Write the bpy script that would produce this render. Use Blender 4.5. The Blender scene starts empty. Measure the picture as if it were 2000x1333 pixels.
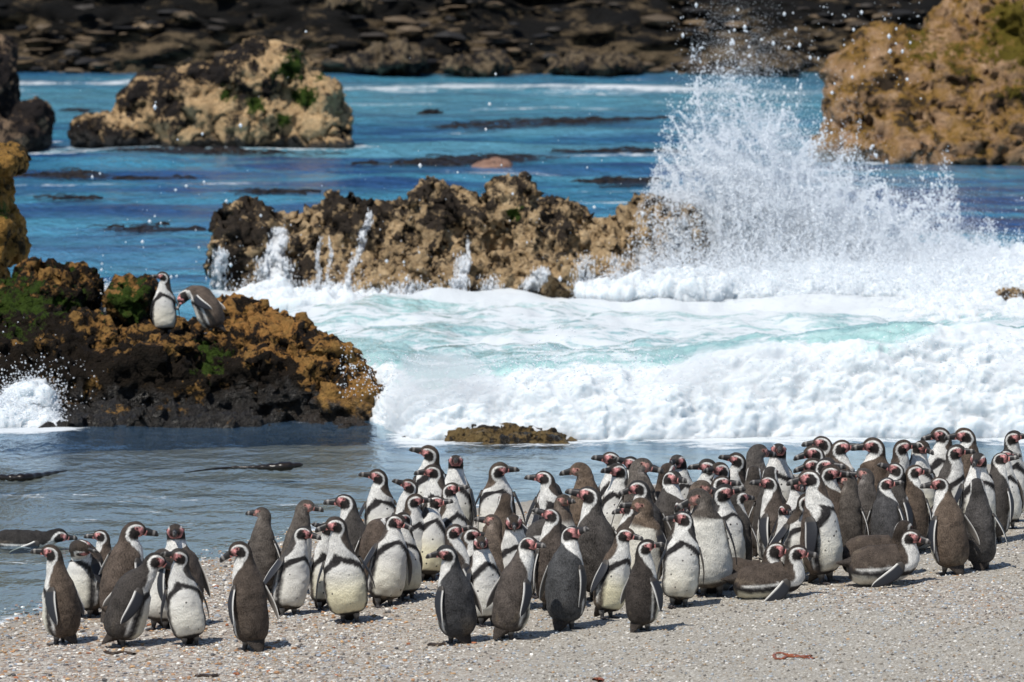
import bpy, math, random
import numpy as np
from mathutils import Matrix, Vector
from mathutils.bvhtree import BVHTree

# ------------------------------------------------------------------ camera, sky, sun, exposure
scene = bpy.context.scene
col = scene.collection
R = math.radians
FPX, HCAM, YH = 10360.0, 5.2, -250.0              # focal length in photo pixels, camera height, horizon row
PITCH = math.atan((666.5 - YH) / FPX)
cam_d = bpy.data.cameras.new('camera')
cam = bpy.data.objects.new('camera', cam_d); col.objects.link(cam)
cam.location = (0, 0, HCAM); cam.rotation_euler = (math.pi / 2 - PITCH, 0, 0)
cam_d.sensor_width = 36.0; cam_d.lens = 36.0 * FPX / 2000.0
cam_d.clip_start = 0.5; cam_d.clip_end = 3000
cam_d.dof.use_dof = True; cam_d.dof.focus_distance = 38.5; cam_d.dof.aperture_fstop = 4.6
scene.camera = cam

SUN_EL = R(60); SH = Vector((0.62, 0.78, 0)).normalized()      # SH: where shadows fall on the ground
world = bpy.data.worlds.new('World'); scene.world = world; world.use_nodes = True
wn = world.node_tree
sky = wn.nodes.new('ShaderNodeTexSky'); sky.sky_type = 'NISHITA'; sky.sun_disc = False
sky.sun_elevation = SUN_EL; sky.sun_rotation = math.atan2(-SH.x, -SH.y)
sky.air_density = 1.0; sky.dust_density = 0.3; sky.ozone_density = 2.0
wn.nodes['Background'].inputs['Strength'].default_value = 0.105
wn.links.new(sky.outputs[0], wn.nodes['Background'].inputs[0])
sun_d = bpy.data.lights.new('sun', 'SUN'); sun_d.energy = 4.8; sun_d.angle = R(0.53); sun_d.color = (1.0, 0.955, 0.88)
sun = bpy.data.objects.new('sun', sun_d); col.objects.link(sun)
sdir = Vector((SH.x * math.cos(SUN_EL), SH.y * math.cos(SUN_EL), -math.sin(SUN_EL)))
sun.rotation_euler = sdir.to_track_quat('-Z', 'Y').to_euler(); sun.location = (-10, -10, 20)
scene.view_settings.view_transform = 'Standard'; scene.view_settings.look = 'None'
scene.view_settings.exposure = 0.0; scene.view_settings.gamma = 1.0
scene.view_settings.use_curve_mapping = False
scene.cycles.use_denoising = True
scene.cycles.max_bounces = 8; scene.cycles.volume_bounces = 2; scene.cycles.transparent_max_bounces = 16

# ------------------------------------------------------------------ helpers
rng = np.random.default_rng(7)
CAM = np.array((0, 0, HCAM)); FWD = np.array((0, math.cos(PITCH), -math.sin(PITCH))); UP = np.array((0, math.sin(PITCH), math.cos(PITCH)))
def ray(px, py):
    px = np.asarray(px, float); py = np.asarray(py, float)
    d = FWD[None] + UP[None] * (-(np.atleast_1d(py) - 666.5) / FPX)[:, None]
    d = d + np.array((1, 0, 0))[None] * ((np.atleast_1d(px) - 1000) / FPX)[:, None]
    return d
def at_y(px, py, Y):
    d = ray(px, py); return CAM + d * (np.atleast_1d(Y) / d[:, 1])[:, None]
def at_z(px, py, z=0.0):
    d = ray(px, py); return CAM + d * ((z - HCAM) / d[:, 2])[:, None]
def sst(a, b, x):
    t = np.clip((x - a) / (b - a), 0, 1); return t * t * (3 - 2 * t)

_perm = np.random.default_rng(3).permutation(256); _perm = np.concatenate([_perm, _perm, _perm])
_gr = np.random.default_rng(4).normal(size=(256, 3)); _gr /= np.linalg.norm(_gr, axis=1)[:, None]
def perlin(p):
    pi = np.floor(p).astype(int); pf = p - pi; pi &= 255
    w = pf * pf * pf * (pf * (pf * 6 - 15) + 10)
    out = np.zeros(len(p))
    for dx in (0, 1):
        for dy in (0, 1):
            for dz in (0, 1):
                h = _perm[_perm[_perm[pi[:, 0] + dx] + pi[:, 1] + dy] + pi[:, 2] + dz]
                g = _gr[h]
                d = g[:, 0] * (pf[:, 0] - dx) + g[:, 1] * (pf[:, 1] - dy) + g[:, 2] * (pf[:, 2] - dz)
                out += d * (w[:, 0] if dx else 1 - w[:, 0]) * (w[:, 1] if dy else 1 - w[:, 1]) * (w[:, 2] if dz else 1 - w[:, 2])
    return out * 1.6
def fbm(p, o=4, g=0.5, l=2.03):
    s = np.zeros(len(p)); a = 1.0
    for i in range(o):
        s += a * perlin(p + 17.3 * i); a *= g; p = p * l
    return s
def billow(p, o=3, g=0.5):
    s = np.zeros(len(p)); a = 1.0
    for i in range(o):
        s += a * np.abs(perlin(p + 9.7 * i)); a *= g; p = p * 2.1
    return s
def xyz(*c): return np.stack(np.broadcast_arrays(*c), 1)

def mesh_np(name, V, F, smooth=True, mats=(), cols=None, attrs=None):
    me = bpy.data.meshes.new(name)
    V = np.asarray(V, np.float32); F = np.asarray(F, np.int32); k = F.shape[1]
    me.vertices.add(len(V)); me.vertices.foreach_set('co', V.ravel())
    me.loops.add(F.size); me.loops.foreach_set('vertex_index', F.ravel())
    me.polygons.add(len(F)); me.polygons.foreach_set('loop_start', np.arange(0, F.size, k, dtype=np.int32))
    me.polygons.foreach_set('use_smooth', np.full(len(F), smooth))
    for m in mats: me.materials.append(m)
    if cols is not None:
        a = me.color_attributes.new('col', 'FLOAT_COLOR', 'POINT')
        a.data.foreach_set('color', np.concatenate([cols, np.ones((len(cols), 1))], 1).astype(np.float32).ravel())
    for n_, v in (attrs or {}).items():
        a = me.attributes.new(n_, 'FLOAT', 'POINT'); a.data.foreach_set('value', np.asarray(v, np.float32))
    me.update(); me.validate()
    return me
def link(name, data, parent=None, mat4=None):
    o = bpy.data.objects.new(name, data); col.objects.link(o)
    if parent: o.parent = parent
    if mat4 is not None: o.matrix_local = mat4
    return o
def tag(o, label=None, cat=None, group=None, kind=None):
    if label: o['label'] = label
    if cat: o['category'] = cat
    if group: o['group'] = group
    if kind: o['kind'] = kind
    return o
def grid_faces(nr, nc, wrap=False):
    i = np.arange(nr - 1)[:, None]; j = np.arange(nc if wrap else nc - 1)[None]
    a = i * nc + j; b = i * nc + (j + 1) % nc; c = (i + 1) * nc + (j + 1) % nc; d = (i + 1) * nc + j
    return np.stack([a, b, c, d], -1).reshape(-1, 4)

# ---- node helpers
class NT:
    def __init__(s, name):
        s.m = bpy.data.materials.new(name); s.m.use_nodes = True; s.t = s.m.node_tree; s.t.nodes.clear()
        s.out = s.t.nodes.new('ShaderNodeOutputMaterial'); s._co = None
    def n(s, typ, **kw):
        nd = s.t.nodes.new('ShaderNode' + typ)
        for k, v in kw.items(): setattr(nd, k, v)
        return nd
    def put(s, inp, v):
        if isinstance(v, bpy.types.NodeSocket): s.t.links.new(v, inp)
        elif isinstance(v, (tuple, list)):
            inp.default_value = tuple(v) + ((1.0,) if len(inp.default_value) == 4 and len(v) == 3 else ())
        else: inp.default_value = v
    def co(s):
        if s._co is None: s._co = s.n('TexCoord').outputs['Object']
        return s._co
    def scaled(s, sc, off=(0, 0, 0)):
        m = s.n('Mapping'); s.put(m.inputs[0], s.co()); m.inputs['Scale'].default_value = sc; m.inputs['Location'].default_value = off
        return m.outputs[0]
    def noise(s, sc, det=4, rough=0.55, vec=None, dist=0.0):
        t = s.n('TexNoise'); s.put(t.inputs['Vector'], vec if vec is not None else s.co())
        t.inputs['Scale'].default_value = sc; t.inputs['Detail'].default_value = det; t.inputs['Roughness'].default_value = rough
        t.inputs['Distortion'].default_value = dist
        return t.outputs['Fac']
    def vor(s, sc, vec=None, feature='F1', out='Distance'):
        t = s.n('TexVoronoi'); t.feature = feature; s.put(t.inputs['Vector'], vec if vec is not None else s.co()); t.inputs['Scale'].default_value = sc
        return t.outputs[out]
    def math(s, op, a, b=0.0, clamp=False):
        t = s.n('Math', operation=op, use_clamp=clamp); s.put(t.inputs[0], a); s.put(t.inputs[1], b); return t.outputs[0]
    def mr(s, v, a, b, c=0.0, d=1.0):
        t = s.n('MapRange', interpolation_type='SMOOTHSTEP'); s.put(t.inputs[0], v)
        for i, x in enumerate((a, b, c, d)): t.inputs[i + 1].default_value = x
        return t.outputs[0]
    def mix(s, f, a, b, blend='MIX'):
        t = s.n('Mix', data_type='RGBA', blend_type=blend); s.put(t.inputs[0], f); s.put(t.inputs[6], a); s.put(t.inputs[7], b); return t.outputs[2]
    def attr(s, name, out='Fac'):
        t = s.n('Attribute', attribute_name=name); return t.outputs[out]
    def bump(s, h, strength=0.5, dist=0.02, normal=None):
        t = s.n('Bump'); t.inputs['Strength'].default_value = strength; t.inputs['Distance'].default_value = dist; s.put(t.inputs['Height'], h)
        if normal is not None: s.put(t.inputs['Normal'], normal)
        return t.outputs[0]
    def bsdf(s, colr, rough=0.7, spec=0.3, normal=None, **kw):
        p = s.n('BsdfPrincipled'); s.put(p.inputs['Base Color'], colr); s.put(p.inputs['Roughness'], rough); s.put(p.inputs['Specular IOR Level'], spec)
        if normal is not None: s.put(p.inputs['Normal'], normal)
        for k, v in kw.items(): s.put(p.inputs[k.replace('_', ' ')], v)
        return p.outputs[0]
    def done(s, sh): s.t.links.new(sh, s.out.inputs[0]); return s.m

# ------------------------------------------------------------------ materials of the setting
def make_sand():
    t = NT('sand')
    g1 = t.noise(140, 3, 0.7); g2 = t.noise(38, 3, 0.6); big = t.noise(0.8, 3); pat = t.attr('gravel')
    c = t.mix(t.mr(g1, 0.3, 0.7), (0.19, 0.17, 0.135), (0.48, 0.44, 0.375))
    c = t.mix(t.math('MULTIPLY', t.mr(g2, 0.55, 0.7), 0.5), c, (0.16, 0.14, 0.125))
    c = t.mix(t.mr(big, 0.35, 0.7, 0, 0.35), c, (0.34, 0.31, 0.26))
    vc = t.n('TexVoronoi'); t.put(vc.inputs['Vector'], t.co()); vc.inputs['Scale'].default_value = 42
    sep = t.n('SeparateColor'); t.put(sep.inputs[0], vc.outputs['Color'])
    peb = t.mix(t.mr(sep.outputs[0], 0.5, 0.55), t.mix(sep.outputs[1], (0.30, 0.17, 0.09), (0.17, 0.16, 0.16)), t.mix(sep.outputs[2], (0.40, 0.36, 0.31), (0.62, 0.58, 0.52)))
    gr = t.n('TexVoronoi'); t.put(gr.inputs['Vector'], t.co()); gr.inputs['Scale'].default_value = 95; gs = t.n('SeparateColor'); t.put(gs.inputs[0], gr.outputs['Color'])
    grain = t.mix(t.mr(gs.outputs[0], 0.82, 0.9), t.mix(gs.outputs[1], (0.13, 0.115, 0.095), (0.48, 0.445, 0.385)), (0.70, 0.68, 0.63))
    c = t.mix(0.55, c, grain)
    c = t.mix(t.math('MULTIPLY', pat, 0.75), c, peb)
    wet = t.attr('wet')
    c = t.mix(t.math('MULTIPLY', wet, 0.55), c, (0.29, 0.245, 0.18))
    h = t.math('ADD', t.math('MULTIPLY', g1, 0.4), t.math('MULTIPLY', g2, 0.6))
    rough = t.math('SUBTRACT', 0.9, t.math('MULTIPLY', wet, 0.45))
    return t.done(t.bsdf(c, rough, 0.3, t.bump(h, 0.9, 0.02)))
def make_water():
    t = NT('sea_water')
    # attributes: foam, aer (aeration), shal (shallowness: sand shows through), chop
    foam = t.attr('foam'); aer = t.attr('aer'); shal = t.attr('shal')
    v1 = t.scaled((1.0, 0.55, 1)); v2 = t.scaled((1.0, 0.35, 1), (3, 1, 0))
    h1 = t.noise(1.6, 4, 0.55, v1, 0.3); h2 = t.noise(7.0, 3, 0.55, v1, 0.4); h3 = t.noise(22.0, 2, 0.5, v1)
    hh = t.math('ADD', t.math('MULTIPLY', h1, 1.0), t.math('ADD', t.math('MULTIPLY', h2, 0.32), t.math('MULTIPLY', h3, 0.07)))
    hh = t.math('MULTIPLY', hh, t.math('SUBTRACT', 1.0, t.math('MULTIPLY', shal, 0.86)))
    nrm = t.bump(hh, 1.0, 0.17)
    streak = t.noise(0.55, 5, 0.6, t.scaled((0.35, 1.0, 1)), 0.6)
    deep = t.mix(t.mr(streak, 0.40, 0.62), (0.005, 0.055, 0.18), (0.04, 0.22, 0.34))
    c = t.mix(t.math('MULTIPLY', aer, t.mr(streak, 0.15, 0.6, 0.55, 1.0)), deep, t.mix(t.attr('surf'), (0.12, 0.34, 0.44), (0.33, 0.51, 0.50)))
    c = t.mix(t.mr(shal, 0.02, 0.45), c, (0.09, 0.17, 0.28))
    # foam: lace of cells plus patches
    lace = t.noise(3.2, 6, 0.72, t.scaled((0.55, 1.0, 1), (1, 4, 0)), 1.2)
    fine = t.noise(14, 4, 0.7, t.scaled((0.7, 1.0, 1)), 0.5)
    fm = t.math('ADD', t.math('MULTIPLY', foam, 1.35), t.math('MULTIPLY', t.math('SUBTRACT', lace, 0.52), 2.2))
    fm = t.math('ADD', fm, t.math('MULTIPLY', t.math('SUBTRACT', fine, 0.5), 0.8))
    fm = t.math('MULTIPLY', t.mr(fm, 0.48, 0.86), t.mr(foam, 0.02, 0.25))
    body = t.bsdf(c, 0.13, 0.5, nrm, IOR=1.33)
    gl = t.n('BsdfGlossy'); gl.inputs['Roughness'].default_value = 0.10; t.put(gl.inputs['Normal'], nrm); gl.inputs['Color'].default_value = (0.64, 0.83, 1, 1)
    tr = t.n('BsdfTransparent'); tr.inputs[0].default_value = (0.80, 0.88, 0.87, 1)
    fr = t.n('Fresnel'); fr.inputs[0].default_value = 1.33; t.put(fr.inputs[1], nrm)
    see = t.n('MixShader'); t.put(see.inputs[0], fr.outputs[0]); t.put(see.inputs[1], tr.outputs[0]); t.put(see.inputs[2], gl.outputs[0])
    m1 = t.n('MixShader'); t.put(m1.inputs[0], shal); t.put(m1.inputs[1], body); t.put(m1.inputs[2], see.outputs[0])
    fo = t.bsdf((0.585, 0.62, 0.64), 0.75, 0.2, t.bump(fine, 0.5, 0.03))
    m2 = t.n('MixShader'); t.put(m2.inputs[0], fm); t.put(m2.inputs[1], m1.outputs[0]); t.put(m2.inputs[2], fo)
    return t.done(m2.outputs[0])
def make_foam(name='foam', aq=(0.40, 0.58, 0.565)):
    t = NT(name)
    foam = t.attr('foam')
    n1 = t.noise(3.0, 6, 0.7, t.scaled((0.5, 1, 1.0)), 0.8); n2 = t.noise(16, 5, 0.75, None, 0.6); n3 = t.noise(55, 3, 0.7)
    fm = t.math('ADD', foam, t.math('MULTIPLY', t.math('SUBTRACT', n1, 0.5), 1.5))
    fm = t.math('ADD', fm, t.math('MULTIPLY', t.math('SUBTRACT', n2, 0.5), 0.7))
    fm = t.mr(fm, 0.30, 0.72)
    h = t.math('ADD', t.math('MULTIPLY', n2, 1.0), t.math('MULTIPLY', n3, 0.35))
    aqn = t.noise(1.5, 4, 0.6, t.scaled((0.4, 1.2, 1.0)), 0.5)
    aqc = t.mix(t.mr(aqn, 0.35, 0.65), aq, (0.26, 0.45, 0.445))
    wat = t.bsdf(aqc, 0.12, 0.5, t.bump(n2, 0.4, 0.05))
    fo = t.bsdf((0.565, 0.605, 0.63), 0.85, 0.1, t.bump(h, 0.4, 0.03), Subsurface_Weight=0.7, Subsurface_Radius=(0.13, 0.155, 0.165), Subsurface_Scale=1.0)
    ms = t.n('MixShader'); t.put(ms.inputs[0], fm); t.put(ms.inputs[1], wat); t.put(ms.inputs[2], fo)
    return t.done(ms.outputs[0])
def make_spray():
    t = NT('spray_drops')
    d = t.n('BsdfDiffuse'); d.inputs[0].default_value = (0.86, 0.89, 0.92, 1)
    tr = t.n('BsdfTranslucent'); tr.inputs[0].default_value = (0.86, 0.89, 0.92, 1)
    g = t.n('BsdfGlossy'); g.inputs['Roughness'].default_value = 0.2
    a = t.n('MixShader'); a.inputs[0].default_value = 0.4; t.put(a.inputs[1], d.outputs[0]); t.put(a.inputs[2], tr.outputs[0])
    b = t.n('MixShader'); b.inputs[0].default_value = 0.06; t.put(b.inputs[1], a.outputs[0]); t.put(b.inputs[2], g.outputs[0])
    return t.done(b.outputs[0])
def make_rock(name, main, light, dark, top=None, dark_amt=0.5, moss=(0.030, 0.052, 0.006), wet_z=0.25, weed=(0.012, 0.010, 0.008), strata=False, rough=0.75, dscale=3.0):
    t = NT(name)
    sc = (1, 1, 3.2) if strata else (1, 1, 1)
    v = t.scaled(sc)
    n1 = t.noise(1.3, 5, 0.6, v); n2 = t.noise(dscale, 6, 0.68, v, 0.5); n3 = t.noise(11, 5, 0.7, v, 0.3); n4 = t.noise(34, 3, 0.65)
    c = t.mix(t.mr(n3, 0.36, 0.64), main, light)
    c = t.mix(t.mr(n1, 0.4, 0.7, 0, 0.6), c, tuple(x * 0.62 for x in main))
    geo = t.n('NewGeometry'); sp = t.n('SeparateXYZ'); t.put(sp.inputs[0], geo.outputs['Normal'])
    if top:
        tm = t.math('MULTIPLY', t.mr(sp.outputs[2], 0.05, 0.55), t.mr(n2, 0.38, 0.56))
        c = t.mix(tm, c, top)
    lo = 0.5 + (0.5 - dark_amt) * 0.32
    dk = t.mr(t.math('ADD', t.math('MULTIPLY', t.attr('blk'), 0.075), t.math('ADD', t.math('MULTIPLY', n2, 0.7), t.math('MULTIPLY', n3, 0.3))), lo - 0.03, lo + 0.035)
    c = t.mix(t.math('MULTIPLY', dk, 0.985), c, dark)
    spot = t.vor(9, t.scaled(sc, (2, 2, 2)))
    c = t.mix(t.math('MULTIPLY', t.mr(spot, 0.34, 0.16), t.mr(n4, 0.45, 0.6, 0.0, 0.9)), c, dark)
    mm = t.mr(t.math('ADD', t.attr('moss'), t.math('ADD', t.math('MULTIPLY', t.math('SUBTRACT', n3, 0.5), 1.6), t.math('MULTIPLY', t.math('SUBTRACT', n2, 0.5), 2.4))), 0.40, 0.60)
    c = t.mix(mm, c, t.mix(n4, tuple(x * 0.5 for x in moss), tuple(x * 1.6 for x in moss)))
    pos = t.n('SeparateXYZ'); t.put(pos.inputs[0], t.co())
    wz = t.math('ADD', pos.outputs[2], t.math('MULTIPLY', t.math('SUBTRACT', n2, 0.5), -1.1))
    wet = t.mr(wz, wet_z + 0.10, wet_z - 0.06)
    c = t.mix(t.math('MULTIPLY', wet, 0.97), c, t.mix(t.mr(n4, 0.5, 0.7), weed, tuple(x * 3.5 for x in weed)))
    h = t.math('ADD', t.math('MULTIPLY', n3, 1.0), t.math('MULTIPLY', n4, 0.45))
    rg = t.math('SUBTRACT', rough, t.math('MULTIPLY', wet, 0.35))
    return t.done(t.bsdf(c, rg, t.math('ADD', 0.12, t.math('MULTIPLY', wet, 0.3)), t.bump(h, 1.0, 0.09)))
M = {}
M['sand'] = make_sand(); M['water'] = make_water(); M['foam'] = make_foam(); M['spray'] = make_spray()
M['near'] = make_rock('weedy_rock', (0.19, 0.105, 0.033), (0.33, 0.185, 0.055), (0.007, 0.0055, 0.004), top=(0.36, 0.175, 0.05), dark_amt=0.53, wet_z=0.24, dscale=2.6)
M['orange'] = make_rock('orange_rock', (0.24, 0.13, 0.035), (0.36, 0.20, 0.05), (0.03, 0.022, 0.01), dark_amt=0.42, wet_z=-3, moss=(0.05, 0.07, 0.008))
M['mid'] = make_rock('barnacle_rock', (0.36, 0.245, 0.13), (0.60, 0.44, 0.26), (0.030, 0.023, 0.018), dark_amt=0.46, wet_z=-0.3, dscale=4.0)
M['pale'] = make_rock('pale_rock', (0.50, 0.33, 0.17), (0.64, 0.45, 0.25), (0.010, 0.009, 0.010), dark_amt=0.50, wet_z=0.2, dscale=1.7)
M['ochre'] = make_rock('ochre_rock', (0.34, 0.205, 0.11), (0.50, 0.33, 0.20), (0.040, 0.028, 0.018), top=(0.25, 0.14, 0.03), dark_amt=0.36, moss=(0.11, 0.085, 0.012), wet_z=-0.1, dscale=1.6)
M['cliff'] = make_rock('dark_cliff_rock', (0.080, 0.058, 0.034), (0.22, 0.16, 0.095), (0.006, 0.006, 0.006), dark_amt=0.58, strata=True, wet_z=0.0, dscale=0.9)  # shade on the cliff face is put into these dark, blackish rock colours
M['small'] = make_rock('wet_brown_rock', (0.13, 0.085, 0.035), (0.20, 0.14, 0.06), (0.02, 0.014, 0.008), dark_amt=0.5, wet_z=-0.05, dscale=6, rough=0.5)

# ------------------------------------------------------------------ beach
SHORE_PX = [(-900, 1640), (-300, 1335), (0, 1222), (390, 1102), (560, 1056), (720, 1016), (950, 990), (1300, 946), (1500, 930), (1700, 919), (2000, 905), (2600, 880)]
SHORE = np.array([at_z(a, b)[0][:2] for a, b in SHORE_PX])
def shore_dist(x, y):
    """signed distance to the waterline, positive on land"""
    P = np.stack([x, y], 1); best = np.full(len(P), 1e9); sg = np.ones(len(P))
    for i in range(len(SHORE) - 1):
        a, b = SHORE[i], SHORE[i + 1]; ab = b - a
        tt = (P - a) @ ab / (ab @ ab)
        lo = 0.0 if i else -50.0; hi = 1.0 if i < len(SHORE) - 2 else 50.0
        tt = np.clip(tt, lo, hi); d = P - (a + tt[:, None] * ab); dd = np.hypot(d[:, 0], d[:, 1])
        s = ab[0] * (P[:, 1] - a[1]) - ab[1] * (P[:, 0] - a[0])
        m = dd < best; best[m] = dd[m]; sg[m] = np.where(s[m] > 0, -1, 1)
    return best * sg
def beach_z(x, y):
    x = np.atleast_1d(np.asarray(x, float)); y = np.atleast_1d(np.asarray(y, float))
    d = shore_dist(x, y)
    z = np.where(d > 0, 0.055 * d, 0.03 * d)
    z = np.where(d < 0, np.maximum(z, -1.2), np.minimum(z, 1.6))
    u = fbm(xyz(x * 0.9, y * 0.9, 0.3), 3) * 0.022 + fbm(xyz(x * 5, y * 4, 1.3), 2) * 0.009 - 0.016 * sst(0.42, 0.75, perlin(xyz(x * 7.5, y * 6.5, 8.3)))
    return z + u * sst(-0.5, 1.2, d)
def on_beach(px, py):
    z = 0.0
    for _ in range(12):
        p = at_z(px, py, z)[0]; z = float(beach_z(p[0], p[1])[0])
    return np.array((p[0], p[1], z))
def fan(k, yv):
    K, Y = np.meshgrid(k, yv); return (K * Y).ravel(), Y.ravel()
def klist(fine, n, far):
    t = np.linspace(-fine, fine, n); o = fine * (far / fine) ** np.linspace(0, 1, 26)[1:]
    return np.concatenate([-o[::-1], t, o])
kb = klist(0.125, 180, 3.0)
yb = np.concatenate([np.linspace(-25, 26, 30), np.arange(27, 49, 0.07), np.linspace(49.3, 75, 40)])
K, Y = np.meshgrid(kb, yb); X = (K * np.maximum(Y, 20)).ravel(); Y = Y.ravel()
Z = beach_z(X, Y); sd = shore_dist(X, Y)
wet = np.clip(sst(0.9, 0.1, sd + 0.25 * fbm(xyz(X * 1.2, Y * 0.6, 0.0), 3)), 0, 1)
PXB = X / np.maximum(Y, 5) * FPX + 1000
grav = sst(1250, 300, PXB + 260 * fbm(xyz(X * 0.7, Y * 0.35, 5.0), 3)) * 0.9
grav = np.maximum(grav, 0.55 * sst(0.22, 0.45, fbm(xyz(X * 0.55, Y * 0.5 - X * 0.35, 9.0), 3)))
beach = link('beach', mesh_np('beach', xyz(X, Y, Z), grid_faces(len(yb), len(kb)), mats=[M['sand']], attrs={'wet': wet, 'gravel': grav}))
tag(beach, kind='structure')

# ------------------------------------------------------------------ sea
ROCKS_XY = []   # footprints with foam around them: (x, y, rx, ry, strength)
for a in ((990, 590, 64.9, 3.3, 1.7, 1.0), (1560, 560, 65.0, 3.2, 3.0, 1.0), (420, 300, 100, 3.0, 1.2, 0.55), (50, 292, 99, 1.6, 1.0, 0.5), (1850, 322, 96, 3.5, 1.4, 0.45),
          (60, 560, 57, 1.8, 1.6, 0.8), (400, 560, 58, 2.2, 3.0, 0.6), (950, 330, 92, 1.0, 0.5, 0.3), (40, 850, 49.3, 0.5, 0.35, 0.8)):
    ROCKS_XY.append((float(at_y(a[0], 300, a[2])[0][0]), a[2], a[3], a[4], a[5]))
ks = klist(0.128, 430, 2.6)
ypx = np.concatenate([np.arange(1500, 1250, -16), np.arange(1250, 118, -3.0)])
ys = HCAM * FPX / (ypx - YH); ys = np.concatenate([ys, np.linspace(ys[-1] + 1, 230, 16)])
X, Y = fan(ks, ys); sd = shore_dist(X, Y)
dep = np.clip(-sd * 0.03, 0, 3)
off = sst(47, 53, Y)                                  # beyond the breaking wave
swell = fbm(xyz(X * 0.22, Y * 0.5, 2.0), 4) * 0.085 + 0.02 * np.sin(Y * 0.9 + X * 0.15 + fbm(xyz(X * 0.1, Y * 0.1, 0), 2) * 2)
ripple = fbm(xyz(X * 1.3, Y * 1.9, 4.0), 3) * 0.010
back = 0.30 * sst(48.8, 52, Y) * np.exp(-np.maximum(Y - 52, 0) / 7.0) * sst(-2.4, -0.6, X / Y * 50)
churn = (fbm(xyz(X * 0.8, Y * 0.7, 7.0), 4) * 0.11 + 0.07 * (0.4 - billow(xyz(X * 1.1, Y * 0.55, 2.0), 3))) * sst(50, 53, Y) * sst(70, 62, Y) * sst(-3.5, -1.5, X / Y * 50)
Z = np.where(sd > 0, -0.02 * np.minimum(sd, 4) - 0.01, 0) + (swell * off + churn + back) + ripple * sst(0.0, -1.0, sd)
foam = np.zeros(len(X)); aer = np.zeros(len(X))
for (cx, cy, rx, ry, s) in ROCKS_XY:
    r = np.hypot((X - cx) / rx, (Y - cy) / ry); foam = np.maximum(foam, s * sst(1.5, 0.75, r)); aer = np.maximum(aer, 0.8 * s * sst(2.4, 0.8, r))
PX = X / Y * FPX + 1000; PY = HCAM * FPX / Y + YH
surf = sst(49, 51, Y) * sst(71, 63, Y) * sst(380, 620, PX)
foam = np.maximum(foam, surf * (0.64 + 0.36 * fbm(xyz(X * 0.4, Y * 0.5, 3.3), 3))); aer = np.maximum(aer, surf)
aer = np.maximum(aer, 0.5 * sst(90, 60, Y) * off * sst(0.0, 0.5, fbm(xyz(X * 0.16, Y * 0.3, 8.8), 3) + 0.12))
aer = np.maximum(aer, 0.75 * off * sst(0.0, 0.45, fbm(xyz(X * 0.06, Y * 0.22, 1.8), 3)) * sst(80, 100, Y))
lines = sst(0.22, 0.5, fbm(xyz(X * 0.10, Y * 0.75, 6.1), 4)) * sst(-0.1, 0.3, fbm(xyz(X * 0.3, Y * 0.4, 1.1), 3)) * sst(70, 85, Y)
foam = np.maximum(foam, 0.5 * lines)
band = np.exp(-((PY - 168 - 0.012 * (PX - 1000) - 6 * fbm(xyz(X * 0.2, Y * 0.02, 0.5), 2)) / 11.0) ** 2)
foam = np.maximum(foam, (0.55 + 0.35 * fbm(xyz(X * 0.25, Y * 0.3, 4.4), 3)) * band); aer = np.maximum(aer, 0.9 * np.exp(-((PY - 195) / 45.0) ** 2))
swash = sst(-0.35, -0.05, sd) * sst(0.2, -0.02, sd) * (0.36 + 0.4 * fbm(xyz(X * 0.8, Y * 0.8, 3.0), 3)) + 0.32 * sst(0.25, 0.5, fbm(xyz(X * 0.5, Y * 1.1, 2.7), 3)) * sst(48.7, 44, Y)
foam = np.maximum(foam, np.where(Y < 48.7, swash, 0))
foot = sst(47.2, 48.6, Y + 0.5 * fbm(xyz(X * 0.8, Y * 0.3, 5.5), 3)) * sst(700, 800, PX) * sst(52, 50, Y)
foam = np.maximum(foam, foot * 0.75)
shal = 0.97 * np.exp(-dep * 1.5) * np.where(PX < 735, sst(57, 53, Y), sst(53, 49.5, Y))
sea = link('sea', mesh_np('sea', xyz(X, Y, Z), grid_faces(len(ys), len(ks)), mats=[M['water']], attrs={'foam': foam, 'aer': aer, 'shal': shal, 'surf': np.maximum(surf, 0.0)}))
tag(sea, kind='structure')

# ------------------------------------------------------------------ rocks
UVS = None
def sphere_np(nu=18, nv=12):
    th = np.linspace(0, math.pi, nv + 1)[:, None]; ph = np.linspace(0, 2 * math.pi, nu, endpoint=False)[None]
    V = np.stack([np.sin(th) * np.cos(ph), np.sin(th) * np.sin(ph), np.cos(th) * np.ones_like(ph)], -1).reshape(-1, 3)
    return V, grid_faces(nv + 1, nu, True)
SV, SF = sphere_np()
def knobs(blobs, n, seed, lo=0.12, hi=0.34):
    g = np.random.default_rng(seed); out = list(blobs)
    w = np.array([b[2] * b[3] for b in blobs], float); w /= w.sum()
    for i in g.choice(len(blobs), n, p=w):
        px, py, rx, rz, Yd, ry = blobs[i][:6]; a = g.uniform(-0.3, math.pi + 0.3); f = g.uniform(0.4, 0.97); e = g.uniform(-1, 0.2); cz = math.sqrt(max(0, 1 - f * f))
        r = g.uniform(lo, hi) * min(rx, rz * 1.6, 110)
        out.append((px + rx * f * math.cos(a), py - rz * f * math.sin(a), r * g.uniform(0.8, 1.5), r * g.uniform(0.6, 1.0), Yd - ry * cz * 0.9, r * Yd / FPX * 1.1, g.uniform(0.55, 0.9)))
    return out
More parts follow.
